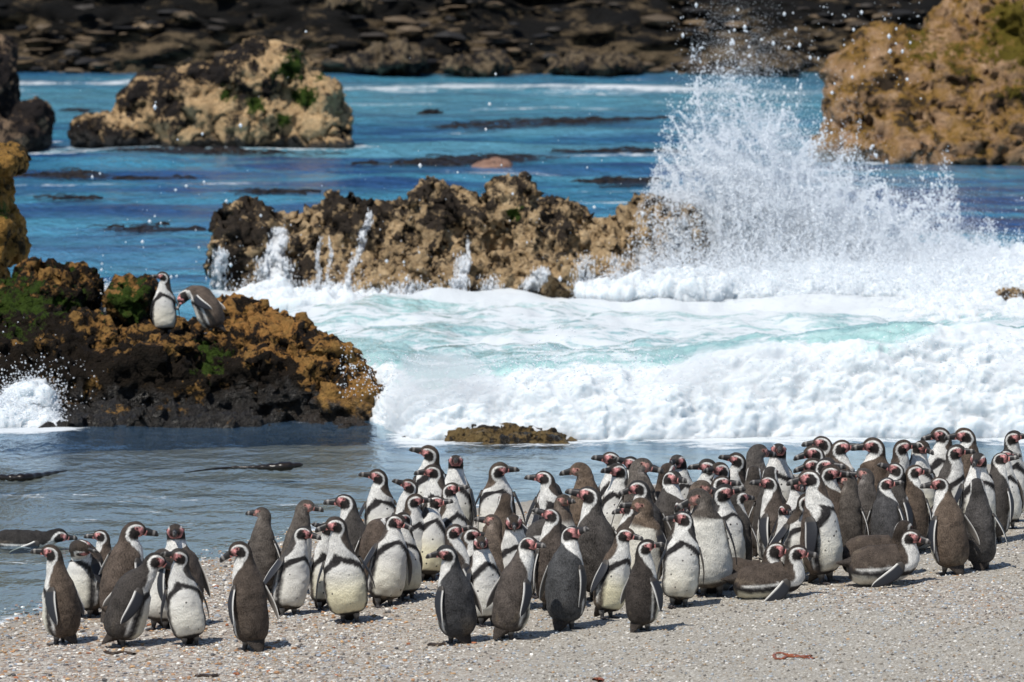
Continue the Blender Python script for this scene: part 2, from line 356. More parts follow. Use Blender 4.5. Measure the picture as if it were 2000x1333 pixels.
def blob_mesh(blobs, voxel):
    """blobs: (px, py, half width px, half height px, Y, half depth m[, boxiness]) -> welded closed surface (V, F)"""
    Vs, Fs, n = [], [], 0
    for b in blobs:
        px, py, rx, rz, Yd, ry = b[:6]; e = b[6] if len(b) > 6 else 0.8
        c = at_y(px, py, Yd)[0]; sc = Yd / FPX
        S = np.sign(SV) * np.abs(SV) ** e
        Vs.append(c + S * np.array((rx * sc, ry, rz * sc))); Fs.append(SF + n); n += len(SV)
    me = mesh_np('tmp', np.concatenate(Vs), np.concatenate(Fs)); o = link('tmp', me)
    m = o.modifiers.new('r', 'REMESH'); m.mode = 'VOXEL'; m.voxel_size = voxel
    dg = bpy.context.evaluated_depsgraph_get(); ev = o.evaluated_get(dg); em = ev.to_mesh()
    V = np.zeros(len(em.vertices) * 3, np.float32); em.vertices.foreach_get('co', V)
    N = np.zeros(len(em.vertices) * 3, np.float32); em.vertices.foreach_get('normal', N)
    F = np.zeros(len(em.loops), np.int32); em.loops.foreach_get('vertex_index', F)
    V = V.reshape(-1, 3).astype(float); N = N.reshape(-1, 3).astype(float); F = F.reshape(-1, 4)
    ev.to_mesh_clear(); bpy.data.objects.remove(o); bpy.data.meshes.remove(me)
    return V, N, F
def smooth_np(V, F, it):
    E = np.concatenate([F[:, [0, 1]], F[:, [1, 2]], F[:, [2, 3]], F[:, [3, 0]]])
    E = np.concatenate([E, E[:, ::-1]]); deg = np.bincount(E[:, 0], minlength=len(V))[:, None]
    for _ in range(it):
        S = np.stack([np.bincount(E[:, 0], V[E[:, 1], i], len(V)) for i in range(3)], 1); V = 0.4 * V + 0.6 * S / deg
    return V
def vnormals(V, F):
    n = np.cross(V[F[:, 2]] - V[F[:, 0]], V[F[:, 3]] - V[F[:, 1]]); N = np.zeros_like(V)
    for i in range(4):
        for k in range(3): N[:, k] += np.bincount(F[:, i], n[:, k], len(V))
    return N / (np.linalg.norm(N, axis=1)[:, None] + 1e-12)
ROCK_BVH = {}
def rock(name, blobs, mat, voxel, amps, label, moss=(), strata=0.0, cat='rock', group=None, bvh=None, kn=0, cr=0.07, blk=(), vert=1.0):
    V, N, F = blob_mesh(knobs(blobs, kn, int(blobs[0][0]) + 99) if kn else blobs, voxel); V = smooth_np(V, F, 3); N = vnormals(V, F)
    off = np.array((abs(hash(name + str(blobs[0][0]))) % 50, 3.1, 7.7)) if False else np.array((blobs[0][0] * 0.013, 3.1, 7.7))
    for wl, amp in amps:
        if wl > 0.45: d = fbm(V / wl + off, 3) * amp
        else: d = (0.45 - billow(V * np.array((1, 1, vert)) / wl + off * 2, 3)) * amp * 1.6 + fbm(V / (wl * 2.2) + off, 2) * amp * 0.5
        V = V + N * d[:, None]; N = vnormals(V, F)
    for wl, amp, w in ((0.75, cr, 0.07), (0.33, cr * 0.6, 0.09)):       # cracks
        V = V - N * (amp * sst(w, 0, np.abs(perlin(V / wl + off * 3))))[:, None]
    if strata:
        V = V + N * (strata * np.tanh(4 * np.sin(V[:, 2] * 9 + fbm(V * 0.5 + off, 3) * 3)))[:, None]
    mo = np.full(len(V), -0.4)
    for (px, py, r, Yd) in moss:
        c = at_y(px, py, Yd)[0]; rr = r * Yd / FPX
        mo = np.maximum(mo, 1.0 - 0.85 * np.sqrt(((V[:, 0] - c[0]) / rr) ** 2 + ((V[:, 2] - c[2]) / (rr * 0.8)) ** 2 + ((V[:, 1] - c[1]) / 3.0) ** 2))
    bk = np.zeros(len(V))
    for (px, py, r, sgn) in blk:
        c = at_y(px, py, blobs[0][4])[0]; rr = r * blobs[0][4] / FPX
        bk = bk + sgn * sst(1.25, 0.55, np.hypot((V[:, 0] - c[0]) / rr, (V[:, 2] - c[2]) / (rr * 0.75)))
    o = link(name, mesh_np(name, V, F, mats=[mat], attrs={'moss': mo, 'blk': np.clip(bk, -1.2, 1.2)}))
    if bvh: ROCK_BVH[bvh] = BVHTree.FromPolygons([Vector(v) for v in V], [tuple(int(i) for i in f) for f in F])
    return tag(o, label, cat, group)
G = 'rocks standing in the surf'
rock('weedy_rock', [(330, 770, 330, 90, 52.0, 1.7), (575, 745, 130, 82, 51.4, 1.3), (690, 795, 75, 62, 50.6, 0.8, 0.7), (722, 812, 48, 44, 50.3, .6, .7), (748, 838, 34, 24, 50.0, .4, .7), (700, 748, 40, 40, 51, .6), (510, 672, 120, 52, 52.6, 1.2), (612, 702, 50, 42, 52.0, .8), (755, 846, 48, 20, 49.9, .4, .8), (60, 740, 190, 100, 52.0, 1.6),
     (370, 685, 150, 45, 52.8, 1.2), (60, 640, 130, 80, 54.0, 1.2), (110, 580, 75, 45, 54.2, 0.8, .6), (255, 598, 52, 42, 54.0, 0.7, .6), (470, 622, 50, 26, 53.2, .6),
     (330, 840, 400, 42, 50.4, 1.0), (660, 842, 90, 28, 50.0, 0.7), (-200, 700, 200, 160, 53, 2.0)], M['near'], 0.036,
     [(1.3, 0.14), (0.44, 0.15), (0.2, 0.07), (0.09, 0.03)], 'big dark weedy brown rock outcrop in the shallows with two penguins on top', G and [(70, 610, 130, 54), (250, 585, 60, 54), (420, 690, 60, 52.5), (20, 590, 70, 54)], group=G, bvh='near', kn=60, blk=[(330, 740, 120, .8), (80, 680, 120, .9), (480, 780, 160, .9), (350, 830, 250, 1), (60, 620, 120, .5), (660, 790, 90, -.9), (200, 800, 90, -.5), (450, 650, 160, -.4)])
rock('orange_rock', [(-60, 318, 108, 30, 56, 0.9, .7), (-60, 385, 80, 50, 56.2, 0.8), (-70, 440, 112, 45, 56, 0.9, .7), (-60, 488, 108, 32, 56, 0.9, .7), (-120, 560, 130, 120, 56.5, 1.2)], M['orange'], 0.035,
     [(0.8, 0.06), (0.3, 0.06), (0.12, 0.03)], 'orange brown undercut rock stack cut by the picture edge, above the weedy outcrop', [(-10, 410, 45, 56)], group=G)
rock('barnacle_rock', [(482, 500, 62, 88, 66.0, 0.9), (575, 510, 60, 78, 66.2, 0.9), (668, 480, 66, 88, 66.2, 0.9), (760, 480, 60, 82, 66.4, 1.0), (848, 470, 66, 100, 66.4, 1.0), (915, 480, 52, 92, 66.4, 1.0),
     (995, 455, 52, 100, 66.4, 1.0), (1040, 480, 70, 80, 66.3, 1.0), (1100, 470, 48, 72, 66.3, 0.9), (1180, 500, 75, 68, 66.3, 0.9), (1262, 480, 52, 90, 66.2, 0.8), (1322, 470, 48, 75, 66.1, 0.8),
     (900, 550, 480, 60, 66.0, 1.2, .6), (820, 560, 230, 50, 65.2, 0.9), (1090, 545, 60, 40, 65.0, .5)], M['mid'], 0.036,
     [(0.9, 0.06), (0.42, 0.17), (0.2, 0.09), (0.085, 0.04)], 'long jagged tan rock ridge in the surf with white water pouring off it', [(1002, 415, 22, 65.5)], group=G, bvh='mid', kn=45, vert=0.55, cr=0.11, blk=[(480, 430, 70, 1), (450, 520, 60, .8), (670, 410, 50, 1), (840, 400, 60, 1), (600, 520, 50, .7), (900, 430, 60, .6), (740, 400, 40, .7), (1100, 410, 40, .6), (1070, 470, 40, .7), (960, 530, 160, -.7), (760, 520, 80, -.5), (1200, 470, 90, -.8)])
rock('pale_rock', [(440, 240, 200, 75, 101, 1.6), (400, 205, 150, 75, 101, 1.3), (500, 170, 110, 75, 101, 1.2), (545, 165, 72, 68, 101, 1.1), (440, 165, 85, 52, 101, 1.1), (330, 190, 75, 50, 101, 1.1), (620, 195, 52, 45, 100.6, 0.9), (600, 250, 95, 60, 100.6, 1.0),
     (220, 262, 75, 40, 100.6, 1.0), (640, 285, 60, 25, 100.2, 0.7), (280, 215, 60, 50, 101, 1)], M['pale'], 0.045,
     [(1.4, 0.16), (0.6, 0.07), (0.44, 0.06), (0.2, 0.045)], 'pale tan rock islet blotched black with green weed on its peak', [(560, 130, 46, 100.5), (590, 190, 36, 100), (628, 150, 22, 100), (440, 185, 30, 100), (500, 205, 30, 100), (555, 235, 26, 100)], group=G, kn=12, cr=0.15, blk=[(420, 165, 120, .45), (320, 195, 60, .5), (500, 190, 60, .4), (190, 265, 60, .8), (550, 265, 34, .7), (655, 262, 30, .7), (260, 270, 40, .6), (460, 250, 130, -1.0), (620, 200, 70, -1.1), (600, 280, 60, -.6)])
rock('mussel_rock', [(-30, 200, 70, 110, 100, 1.2), (0, 130, 30, 60, 100, .6), (60, 245, 42, 52, 99.6, 0.8), (20, 265, 80, 40, 99.4, 1.0)], M['pale'] if False else make_rock('mussel_rock_skin', (0.24, 0.16, 0.10), (0.36, 0.25, 0.16), (0.016, 0.013, 0.013), dark_amt=0.68, wet_z=0.2, dscale=1.8), 0.05,
     [(1.0, 0.10), (0.4, 0.08), (0.18, 0.04)], 'dark mussel covered rock behind the orange stack, next to the pale islet', (), group=G)
rock('ochre_headland', [(1930, 210, 230, 130, 98, 2.0), (1740, 240, 130, 85, 96.8, 1.3), (1690, 190, 70, 70, 97.5, 1.0), (1790, 150, 110, 75, 99, 1.4), (1960, 75, 130, 85, 100, 1.6), (2060, -60, 130, 130, 101, 2.0), (2200, 100, 250, 240, 100, 3.5),
     (1870, 290, 200, 45, 95.8, 1.0), (1650, 280, 60, 40, 96.2, 0.7), (2240, -150, 200, 200, 102, 3)], M['ochre'], 0.075,
     [(2.0, 0.40), (0.8, 0.16), (0.44, 0.13), (0.2, 0.07)], 'tall ochre brown headland rock rising behind the spray', [(1810, 110, 90, 99), (1970, 120, 100, 98), (1990, 40, 90, 99)], group=G, kn=20, cr=0.22)
rock('low_rock', [(930, 862, 70, 26, 48.6, 0.45), (1000, 858, 60, 22, 48.5, 0.4), (1060, 862, 50, 20, 48.5, 0.4), (1090, 868, 45, 12, 48.4, 0.3), (960, 872, 110, 12, 48.5, 0.5)], M['small'], 0.022,
     [(0.5, 0.03), (0.2, 0.04), (0.09, 0.02)], 'low brown rock lying in front of the breaking wave', (), group=G)
rock('low_rock', [(790, 866, 30, 13, 48.9, 0.25), (770, 868, 20, 10, 48.8, .2)], M['small'], 0.02, [(0.2, 0.03), (0.09, 0.015)], 'small flat rock between the weedy outcrop and the low brown rock', (), group=G)
rock('black_rock', [(2010, 838, 80, 26, 49.5, 0.6), (2060, 820, 90, 40, 49.7, 0.7)], make_rock('black_rock_skin', (0.02, 0.015, 0.01), (0.05, 0.035, 0.015), (0.006, 0.006, 0.006), dark_amt=0.6, wet_z=0.1, rough=0.4), 0.025, [(0.5, 0.04), (0.2, 0.03), (0.1, .015)], 'low black wet rock at the picture edge behind the penguins', (), group=G)
rock('foam_washed_rock', [(2010, 620, 75, 32, 63.0, 0.8), (1975, 590, 40, 22, 63.2, 0.5), (2080, 600, 90, 60, 63.4, 1.0)], M['mid'], 0.035, [(0.5, 0.06), (0.2, 0.05), (0.1, .02)], 'brown rock half drowned in white foam at the picture edge', (), group=G)
rock('pink_rock', [(960, 338, 42, 26, 93, 0.7), (925, 346, 30, 14, 92.6, 0.4)], make_rock('pink_rock_skin', (0.30, 0.17, 0.12), (0.38, 0.24, 0.18), (0.14, 0.09, 0.07), dark_amt=0.3, wet_z=-2), 0.04, [(0.5, 0.06), (0.2, 0.04)], 'small pinkish brown boulder awash among the kelp', (), group=G)
rock('dark_boulder', [(842, 226, 26, 12, 115, 0.6), (830, 230, 40, 6, 115, .6)], make_rock('dark_boulder_skin', (0.02, 0.02, 0.02), (0.05, 0.04, 0.035), (0.008, 0.008, 0.01), wet_z=-2), 0.05, [(0.5, 0.05), (0.2, 0.03)], 'small black rock just breaking the surface of the far sea', (), group=G)

# far cliff: one long terraced face
xs = np.concatenate([np.linspace(-120, -22, 40), np.linspace(-21.5, 21.5, 330), np.linspace(22, 120, 40)]); tz = np.linspace(0, 1, 120)
XX, TT = np.meshgrid(xs, tz); XX = XX.ravel(); TT = TT.ravel()
zz = -0.6 + TT ** 1.5 * 13.0
yy = 137.0 + 0.9 * zz + 2.2 * fbm(xyz(XX * 0.10, zz * 0.12, 0.0), 3) + np.abs(XX) * 0.02
ledge = np.floor(zz * 1.7 + 0.9 * fbm(xyz(XX * 0.12, zz * 0.4, 3.0), 3)); yy += 0.45 * ledge * 0.6 + 0.35 * np.abs(perlin(xyz(XX * 0.35, zz * 2.6, 8.0))) + 0.5 * fbm(xyz(XX * 0.5, zz * 1.8, 6.0), 4) + 0.35 * billow(xyz(XX * 1.0, zz * 3.0, 1.0), 3)
zz2 = zz + 0.25 * fbm(xyz(XX * 0.4, zz, 2.0), 3)
cl = link('sea_cliff', mesh_np('sea_cliff', xyz(XX, yy, zz2), grid_faces(len(tz), len(xs)), mats=[M['cliff']], attrs={'moss': np.full(len(XX), -0.4), 'blk': 0.9 * sst(0.9, 2.2, zz2 + 0.8 * fbm(xyz(XX * 0.12, zz, 3.0), 3)) - 0.5 * sst(1.2, 0.3, zz2)}))
tag(cl, 'dark layered sea cliff closing the bay behind the water', 'cliff')
ICO = None
gold = (1 + 5 ** 0.5) / 2
ICO_V = np.array([(-1, gold, 0), (1, gold, 0), (-1, -gold, 0), (1, -gold, 0), (0, -1, gold), (0, 1, gold), (0, -1, -gold), (0, 1, -gold), (gold, 0, -1), (gold, 0, 1), (-gold, 0, -1), (-gold, 0, 1)], float) / math.hypot(1, gold)
ICO_F = np.array([(0, 11, 5), (0, 5, 1), (0, 1, 7), (0, 7, 10), (0, 10, 11), (1, 5, 9), (5, 11, 4), (11, 10, 2), (10, 7, 6), (7, 1, 8), (3, 9, 4), (3, 4, 2), (3, 2, 6), (3, 6, 8), (3, 8, 9), (4, 9, 5), (2, 4, 11), (6, 2, 10), (8, 6, 7), (9, 8, 1)])
def stones(pos, size, flat, cols, g):
    n = len(pos); jit = 0.72 + 0.56 * g.random((n, 12, 1)); an = g.uniform(0, 6.28, n); sx = g.uniform(0.8, 1.6, n)
    Vq = ICO_V[None] * jit * np.stack([sx, np.ones(n), flat], 1)[:, None] * size[:, None, None]
    Vr = np.stack([Vq[..., 0] * np.cos(an)[:, None] - Vq[..., 1] * np.sin(an)[:, None], Vq[..., 0] * np.sin(an)[:, None] + Vq[..., 1] * np.cos(an)[:, None], Vq[..., 2]], -1) + pos[:, None]
    return Vr.reshape(-1, 3), (ICO_F[None] + 12 * np.arange(n)[:, None, None]).reshape(-1, 3), np.repeat(cols, 12, 0)
t = NT('pebble'); M['pebble'] = t.done(t.bsdf(t.attr('col', 'Color'), 0.7, 0.35))
g_ = np.random.default_rng(21); CV = xyz(XX, yy, zz2); ok = np.where((np.abs(XX) < 24) & (zz2 > -0.2) & (zz2 < 5))[0]
w_ = np.exp(-np.maximum(zz2[ok], 0) * 0.55) * (0.15 + sst(-0.1, 0.4, fbm(CV[ok] * np.array((0.25, 0.1, 0.9)), 3))); ix = g_.choice(ok, 1500, p=w_ / w_.sum())
sz = 0.08 + 0.32 * g_.random(1500) ** 3; cc = np.array([(0.10, 0.07, 0.042), (0.07, 0.05, 0.031), (0.032, 0.026, 0.021), (0.15, 0.105, 0.062), (0.010, 0.009, 0.009)])[g_.choice(5, 1500, p=(.22, .25, .2, .1, .23))] * (0.7 + 0.6 * g_.random((1500, 1)))
V, F, C_ = stones(CV[ix] + g_.normal(size=(1500, 3)) * 0.15 + np.array((0, -0.1, 0.02)), sz, g_.uniform(0.14, 0.4, 1500), cc, g_)
tag(link('rubble', mesh_np('rubble', V, F, False, [M['pebble']], C_), cl), 'broken tan and black rubble on the cliff ledges', kind='stuff')
for i, (px, py, w, h, lb) in enumerate([(1160, 128, 90, 14, 'tan rubble boulder at the foot of the dark cliff'), (760, 122, 70, 20, 'brown boulder at the cliff foot above the pale islet'), (1500, 128, 60, 12, 'flat boulder at the cliff foot behind the spray'), (930, 128, 60, 16, 'squat boulder between two others at the cliff foot'), (690, 8, 45, 20, 'pale slab high on the dark cliff')]):
    rock('cliff_boulder', [(px, py, w, h, 135.5 if py > 50 else 139.5, 1.2), (px + w * .5, py + 4, w * .5, h * .8, 135.2 if py > 50 else 139.3, .8), (px - w * .6, py + 3, w * .4, h * .7, 135.2 if py > 50 else 139.3, .7)],
         M['cliff_boulder'] if 'cliff_boulder' in M else M.setdefault('cliff_boulder', make_rock('cliff_boulder_skin', (0.13, 0.095, 0.06), (0.21, 0.16, 0.10), (0.02, 0.018, 0.018), dark_amt=0.5, wet_z=-2)), 0.07, [(0.8, 0.22), (0.4, 0.2), (0.2, .08)], lb, (), kn=14, cat='boulder', group='boulders at the cliff foot')

# ------------------------------------------------------------------ breaking wave and foam
nx, nt = 620, 150
wx = np.linspace(-2.0, 9.5, nx); tt = np.linspace(0, 1, nt)
kt = np.array((0, .08, .2, .34, .48, .58, .68, .80, .90, 1.0))
kY = np.array((48.55, 48.62, 48.8, 49.05, 49.45, 49.95, 50.8, 52.2, 54.2, 57.0))
kZ = np.array((-.10, .06, .22, .38, .52, .585, .56, .44, .30, .05))
WX, WT = np.meshgrid(wx, tt); WX = WX.ravel(); WT = WT.ravel()
wy = np.interp(WT, kt, kY); wz = np.interp(WT, kt, kZ)
hs = 1.0 + 0.16 * fbm(xyz(WX * 0.5, 0.0, 0.0), 3) - 0.10 * sst(0.5, -1.2, WX) + 0.55 * sst(0.8, 3.8, WX)
hs = hs * (0.55 + 0.45 * sst(-2.0, -1.0, WX))
wy = wy + 0.25 * fbm(xyz(WX * 0.35, 4.0, 0.0), 3) + 0.12 * WX * 0.2 + 2.4 * sst(-0.75, -1.9, WX)
wz = wz * hs
P = xyz(WX, wy, wz)
edge = sst(0, 0.06, WT) * sst(1.0, 0.9, WT)
front = sst(0.62, 0.45, WT)
Nn = np.stack([np.zeros_like(WT), -0.75 * front - 0.15, 0.66 * front + 0.98 * (1 - front)], 1)
lump = billow(P * np.array((2.2, 2.2, 2.2)), 4, 0.55)
P = P + Nn * (((lump - 0.35) * (0.085 * front + 0.06) + 0.10 * fbm(P * 0.9, 2) * (0.4 + 0.6 * front)) * edge)[:, None]
fine = billow(P * 7.0, 3, 0.6); P = P + Nn * ((fine - 0.35) * 0.022 * (0.25 + 0.75 * front) * edge)[:, None]
fo = 0.95 * sst(0.62, 0.46, WT) + 0.38 + 0.25 * sst(1.5, 4.5, WX) + 0.45 * fbm(xyz(WX * 0.5, wy * 0.9, 2.0), 3) * sst(.45, .6, WT)
fo = np.where(WT < 0.34, 1.2, fo) - 0.75 * sst(.24, .46, WT) * sst(.74, .6, WT) * (0.55 + 1.0 * fbm(xyz(WX * 0.7, WT * 2.0, 6.0), 3))
bw = link('breaking_wave', mesh_np('breaking_wave', P, grid_faces(nt, nx), mats=[M['foam']], attrs={'foam': fo}))
tag(bw, 'white foaming wave breaking towards the beach', 'wave')

FOAM_SURF = []
def foam_bank(name, blobs, voxel, amp, label, foamv=1.1):
    V, N, F = blob_mesh(blobs, voxel); V = smooth_np(V, F, 4); N = vnormals(V, F)
    V = V + N * ((billow(V * 2.4, 4, 0.6) - 0.3) * amp)[:, None]; N = vnormals(V, F)
    V = V + N * ((billow(V * 8.0, 3, 0.6) - 0.3) * amp * 0.22)[:, None]
    FOAM_SURF.append((V, vnormals(V, F), 0.05 + 0.25 * amp))
    o = link(name, mesh_np(name, V, F, mats=[M['foam']], attrs={'foam': np.full(len(V), foamv)}))
    return tag(o, label, 'foam', kind='stuff')
foam_bank('surf_foam', [(610, 596, 110, 16, 64.2, 0.7), (530, 588, 70, 24, 64.8, 0.6), (760, 602, 140, 10, 64.0, 0.6), (1240, 572, 110, 14, 64.2, .6), (1330, 570, 90, 18, 64.0, .6)], 0.035, 0.20,
          'bank of white surf foam along the foot of the tan ridge')
foam_bank('splash_foam', [(1480, 565, 170, 30, 65.5, 1.6), (1620, 555, 180, 42, 66, 1.8), (1780, 568, 160, 42, 65.8, 1.9), (1930, 572, 160, 50, 65.5, 2.0), (1980, 535, 110, 34, 66.5, 1.2), (2100, 570, 200, 60, 65, 2.0), (1900, 630, 170, 36, 62.5, 2.0), (1380, 560, 80, 22, 64.6, .6)], 0.045, 0.15,
          'heaving mass of white foam under the burst of spray')
def mist(name, blobs, dens, label):
    V, N, F = blob_mesh(blobs, 0.12); V = smooth_np(V, F, 4); N = vnormals(V, F); V = V + N * (0.22 * fbm(V * 0.9, 3) + 0.10 * fbm(V * 2.6, 2))[:, None]
    m = bpy.data.materials.new(name); m.use_nodes = True; nt = m.node_tree; nt.nodes.clear(); out = nt.nodes.new('ShaderNodeOutputMaterial'); pv = nt.nodes.new('ShaderNodeVolumePrincipled')
    pv.inputs['Color'].default_value = (0.98, 0.985, 0.99, 1); pv.inputs['Density'].default_value = dens; pv.inputs['Anisotropy'].default_value = 0.1; nt.links.new(pv.outputs[0], out.inputs['Volume'])
    return tag(link(name, mesh_np(name, V, F, mats=[m])), label, 'mist', kind='stuff')
mist('surf_mist', [(x_, 790 - 30 * math.sin(x_ * 0.01), 100, 62 + 0.02 * (x_ - 760), 49.15 + 0.0001 * (x_ - 760), 0.42) for x_ in range(830, 2400, 110)], 1.9, 'veil of fine white mist along the face of the breaking wave')
mist('plume_mist', [(1490, 500, 75, 70, 66.2, 0.5), (1560, 480, 55, 75, 66.2, 0.45), (1620, 530, 80, 50, 66.2, 0.5), (1430, 520, 50, 45, 66.2, .4)], 1.5, 'dense white heart of the spray plume')
mist('spray_mist', [(1470, 480, 110, 95, 66.4, 0.8), (1430, 400, 70, 110, 66.5, 0.6), (1540, 440, 90, 110, 66.6, 0.8), (1640, 490, 110, 80, 66.5, 0.9), (1760, 510, 110, 60, 66.3, 0.9), (1900, 530, 120, 45, 66.2, 0.9)], 0.55, 'soft white mist hanging in the burst of spray')
foam_bank('gully_foam', [(20, 832, 75, 32, 50.0, 0.35), (60, 800, 45, 40, 50.3, 0.3), (85, 840, 40, 20, 49.8, 0.25), (-60, 830, 80, 35, 50.1, .4), (70, 775, 18, 22, 50.4, .15)], 0.02, 0.16, 'white foam surging beside the weedy outcrop')
foam_bank('pocket_foam', [(185, 590, 28, 20, 54.9, 0.4), (200, 605, 14, 10, 54.5, .3)], 0.02, 0.10, 'small pocket of white foam between mossy rock knobs')

# white water pouring off the ridge: strands laid on the rock face
OCT_V = np.array([(1, 0, 0), (-1, 0, 0), (0, 1, 0), (0, -1, 0), (0, 0, 1), (0, 0, -1)], float)
OCT_F = np.array([(0, 2, 4), (2, 1, 4), (1, 3, 4), (3, 0, 4), (2, 0, 5), (1, 2, 5), (3, 1, 5), (0, 3, 5)])
def drops(C, r, stretch=None):
    n = len(C); s = np.repeat(np.asarray(r)[:, None], 3, 1)
    if stretch is not None: s = s * stretch
    V = (C[:, None] + OCT_V[None] * s[:, None]).reshape(-1, 3); F = (OCT_F[None] + 6 * np.arange(n)[:, None, None]).reshape(-1, 3)
    return V, F
C = []; rr = []; st = []
bv = ROCK_BVH['mid']; co = Vector(CAM)
strands = [(546, 450, 534, 520, 15, 3200), (538, 505, 530, 592, 27, 6000), (722, 420, 704, 480, 6, 800), (704, 480, 668, 580, 6, 500), (624, 470, 620, 570, 5, 200), (646, 470, 640, 570, 4, 130), (908, 500, 884, 585, 16, 900), (916, 470, 906, 590, 4, 420),
           (1060, 530, 1035, 562, 16, 1200), (1145, 500, 1140, 565, 22, 420), (1200, 505, 1200, 565, 24, 420), (1260, 490, 1250, 562, 26, 700), (1330, 430, 1300, 560, 34, 1700), (428, 490, 428, 590, 16, 1200), (960, 540, 950, 588, 22, 320), (800, 555, 800, 590, 60, 500), (640, 555, 640, 590, 60, 900)]
for (x0, y0, x1, y1, w, n) in strands:
    t = rng.random(n); wig = 3.0 * np.sin(t * 9 + x0); px = x0 + (x1 - x0) * t + wig + rng.normal(size=n) * w * (0.42 + 0.12 * t); py = y0 + (y1 - y0) * t + rng.normal(size=n) * 4
    D = ray(px, py)
    for i in range(n):
        h, nn, ix, ds = bv.ray_cast(co, Vector(D[i]).normalized())
        if h is None: h = Vector(at_y(px[i], py[i], 65.6)[0])
        C.append(np.array(h) + np.array((0, -0.02 - 0.05 * rng.random(), 0.0))); rr.append(0.004 + 0.006 * rng.random()); st.append((0.8, 0.8, 1.5 + 4.5 * rng.random()))
V, F = drops(np.array(C), np.array(rr), np.array(st))
tag(link('pouring_water', mesh_np('pouring_water', V, F, mats=[M['spray']])), 'thin white streams pouring down the face of the tan ridge', 'water', kind='stuff')

# burst of spray: fine drops as a point cloud, larger drops as mesh
def spray_points(n, mode, seed):
    g = np.random.default_rng(seed)
    ex = np.array((1180, 1240, 1290, 1335, 1380, 1450, 1520, 1580, 1640, 1700, 1760, 1810, 1850, 1890, 1950, 2060))
    ey = np.array((560, 440, 240, 110, 60, 90, 125, 190, 260, 310, 345, 345, 340, 440, 500, 520))
    px = g.uniform(1200, 2040, n); top = np.interp(px, ex, ey) - 25 + 75 * fbm(xyz(px * 0.022, 0.0, 4.0), 3); bot = 585.0
    h = g.random(n)
    py = bot - (bot - top) * h
    cx, cy = 1560.0, 700.0
    ang = np.arctan2(px - cx, cy - py); rad = np.hypot(px - cx, cy - py)
    fil = 1 - np.abs(perlin(xyz(ang * 9.0, rad * 0.011, 0.5 + 0 * px)))          # radial strands
    fil2 = 1 - np.abs(perlin(xyz(px * 0.032, py * 0.030, 3.0 + 0 * px)))
    cl = fbm(xyz(px * 0.010, py * 0.010, 9.0 + 0 * px), 3)
    core = np.exp(-((px - 1480) / 260) ** 2) * 0.9 + 0.35 + 0.5 * np.exp(-((px - 1800) / 120) ** 2) * sst(0.5, 1, h)
    if mode == 'mist': p = core * (1.0 - h) ** 0.75 * (0.10 + 1.0 * np.maximum(fil, fil2) ** 8 + 0.5 * sst(0.1, 0.6, cl)) * 1.3 + 0.9 * sst(0.30, 0.02, h) * core
    elif mode == 'strand': p = core * (1.0 - 0.75 * h) * np.maximum(fil ** 22, 0.9 * fil2 ** 30) * sst(-0.25, 0.25, cl)
    else: p = (0.12 + 0.6 * core * (1 - h)) * sst(1.0, 0.8, h)
    if mode != 'drop': p = p * sst(1.0, 0.35, h + 0.25 * cl)
    k = g.random(n) < p
    px, py = px[k], py[k]; Yd = 66.3 + g.normal(size=len(px)) * 0.75
    return px, py, Yd
px, py, Yd = spray_points(520000, 'mist', 1); A = at_y(px, py, Yd); ra = 0.0035 + 0.006 * rng.random(len(A)) ** 2
px, py, Yd = spray_points(1500000, 'strand', 2); Bp = at_y(px, py, 66.2 + (Yd - 66.3) * 0.3); rb = 0.004 + 0.014 * rng.random(len(Bp)) ** 3
# spray thrown off the crest and front of the breaking wave
n = 6000; cxw = rng.uniform(-1.6, 9, n); hh = rng.random(n) ** 2
Cw = xyz(cxw, 49.2 + rng.normal(size=n) * 0.35 + 0.024 * cxw, 0.30 + 0.42 * rng.random(n) + 0.35 * hh * sst(0.0, 0.4, fbm(xyz(cxw * 1.5, 0.0, 1.0), 3)) + 0.12 * sst(2, 5, cxw)); rw = 0.003 + 0.006 * rng.random(n) ** 2
# mist over the foam on the far side of the ridge
n = 30000; qx = rng.uniform(1250, 2040, n); qy = 575 - np.abs(rng.normal(size=n)) * 45; Cm = at_y(qx, qy, 64.6 + rng.normal(size=n) * 0.6); rm = 0.004 + 0.006 * rng.random(n) ** 2
hz_p, hz_r = [], []
for V, N, hgt in FOAM_SURF:            # froth lifting off every foam surface
    m = 40000 if len(V) > 20000 else 10000; ix = rng.integers(0, len(V), m); k = V[ix, 2] > 0.02; ix = ix[k]; m = len(ix)
    hz_p.append(V[ix] + N[ix] * (rng.exponential(hgt, m) * (0.4 + sst(-0.1, 0.5, fbm(V[ix] * 1.4, 2))))[:, None] + rng.normal(size=(m, 3)) * 0.02); hz_r.append(0.003 + 0.006 * rng.random(m) ** 2)
g = np.random.default_rng(77); n = 620000       # finest mist, smooth density
mx = np.concatenate([g.normal(1480, 115, n // 2), g.normal(1650, 170, n - n // 2)]); mh = np.abs(g.normal(size=n)) * np.interp(mx, (1250, 1330, 1420, 1550, 1700, 1850, 2000), (50, 150, 210, 150, 90, 75, 50)); my = 575 - mh
k = g.random(n) < 0.35 + 0.9 * sst(-0.35, 0.5, fbm(xyz(mx * 0.012, my * 0.014, 2.0), 4)); mx, my = mx[k], my[k]
Cf = at_y(mx, my, 66.6 + g.normal(size=len(mx)) * 0.7); rf = 0.0016 + 0.0018 * g.random(len(mx))
ro_p, ro_r = [], []
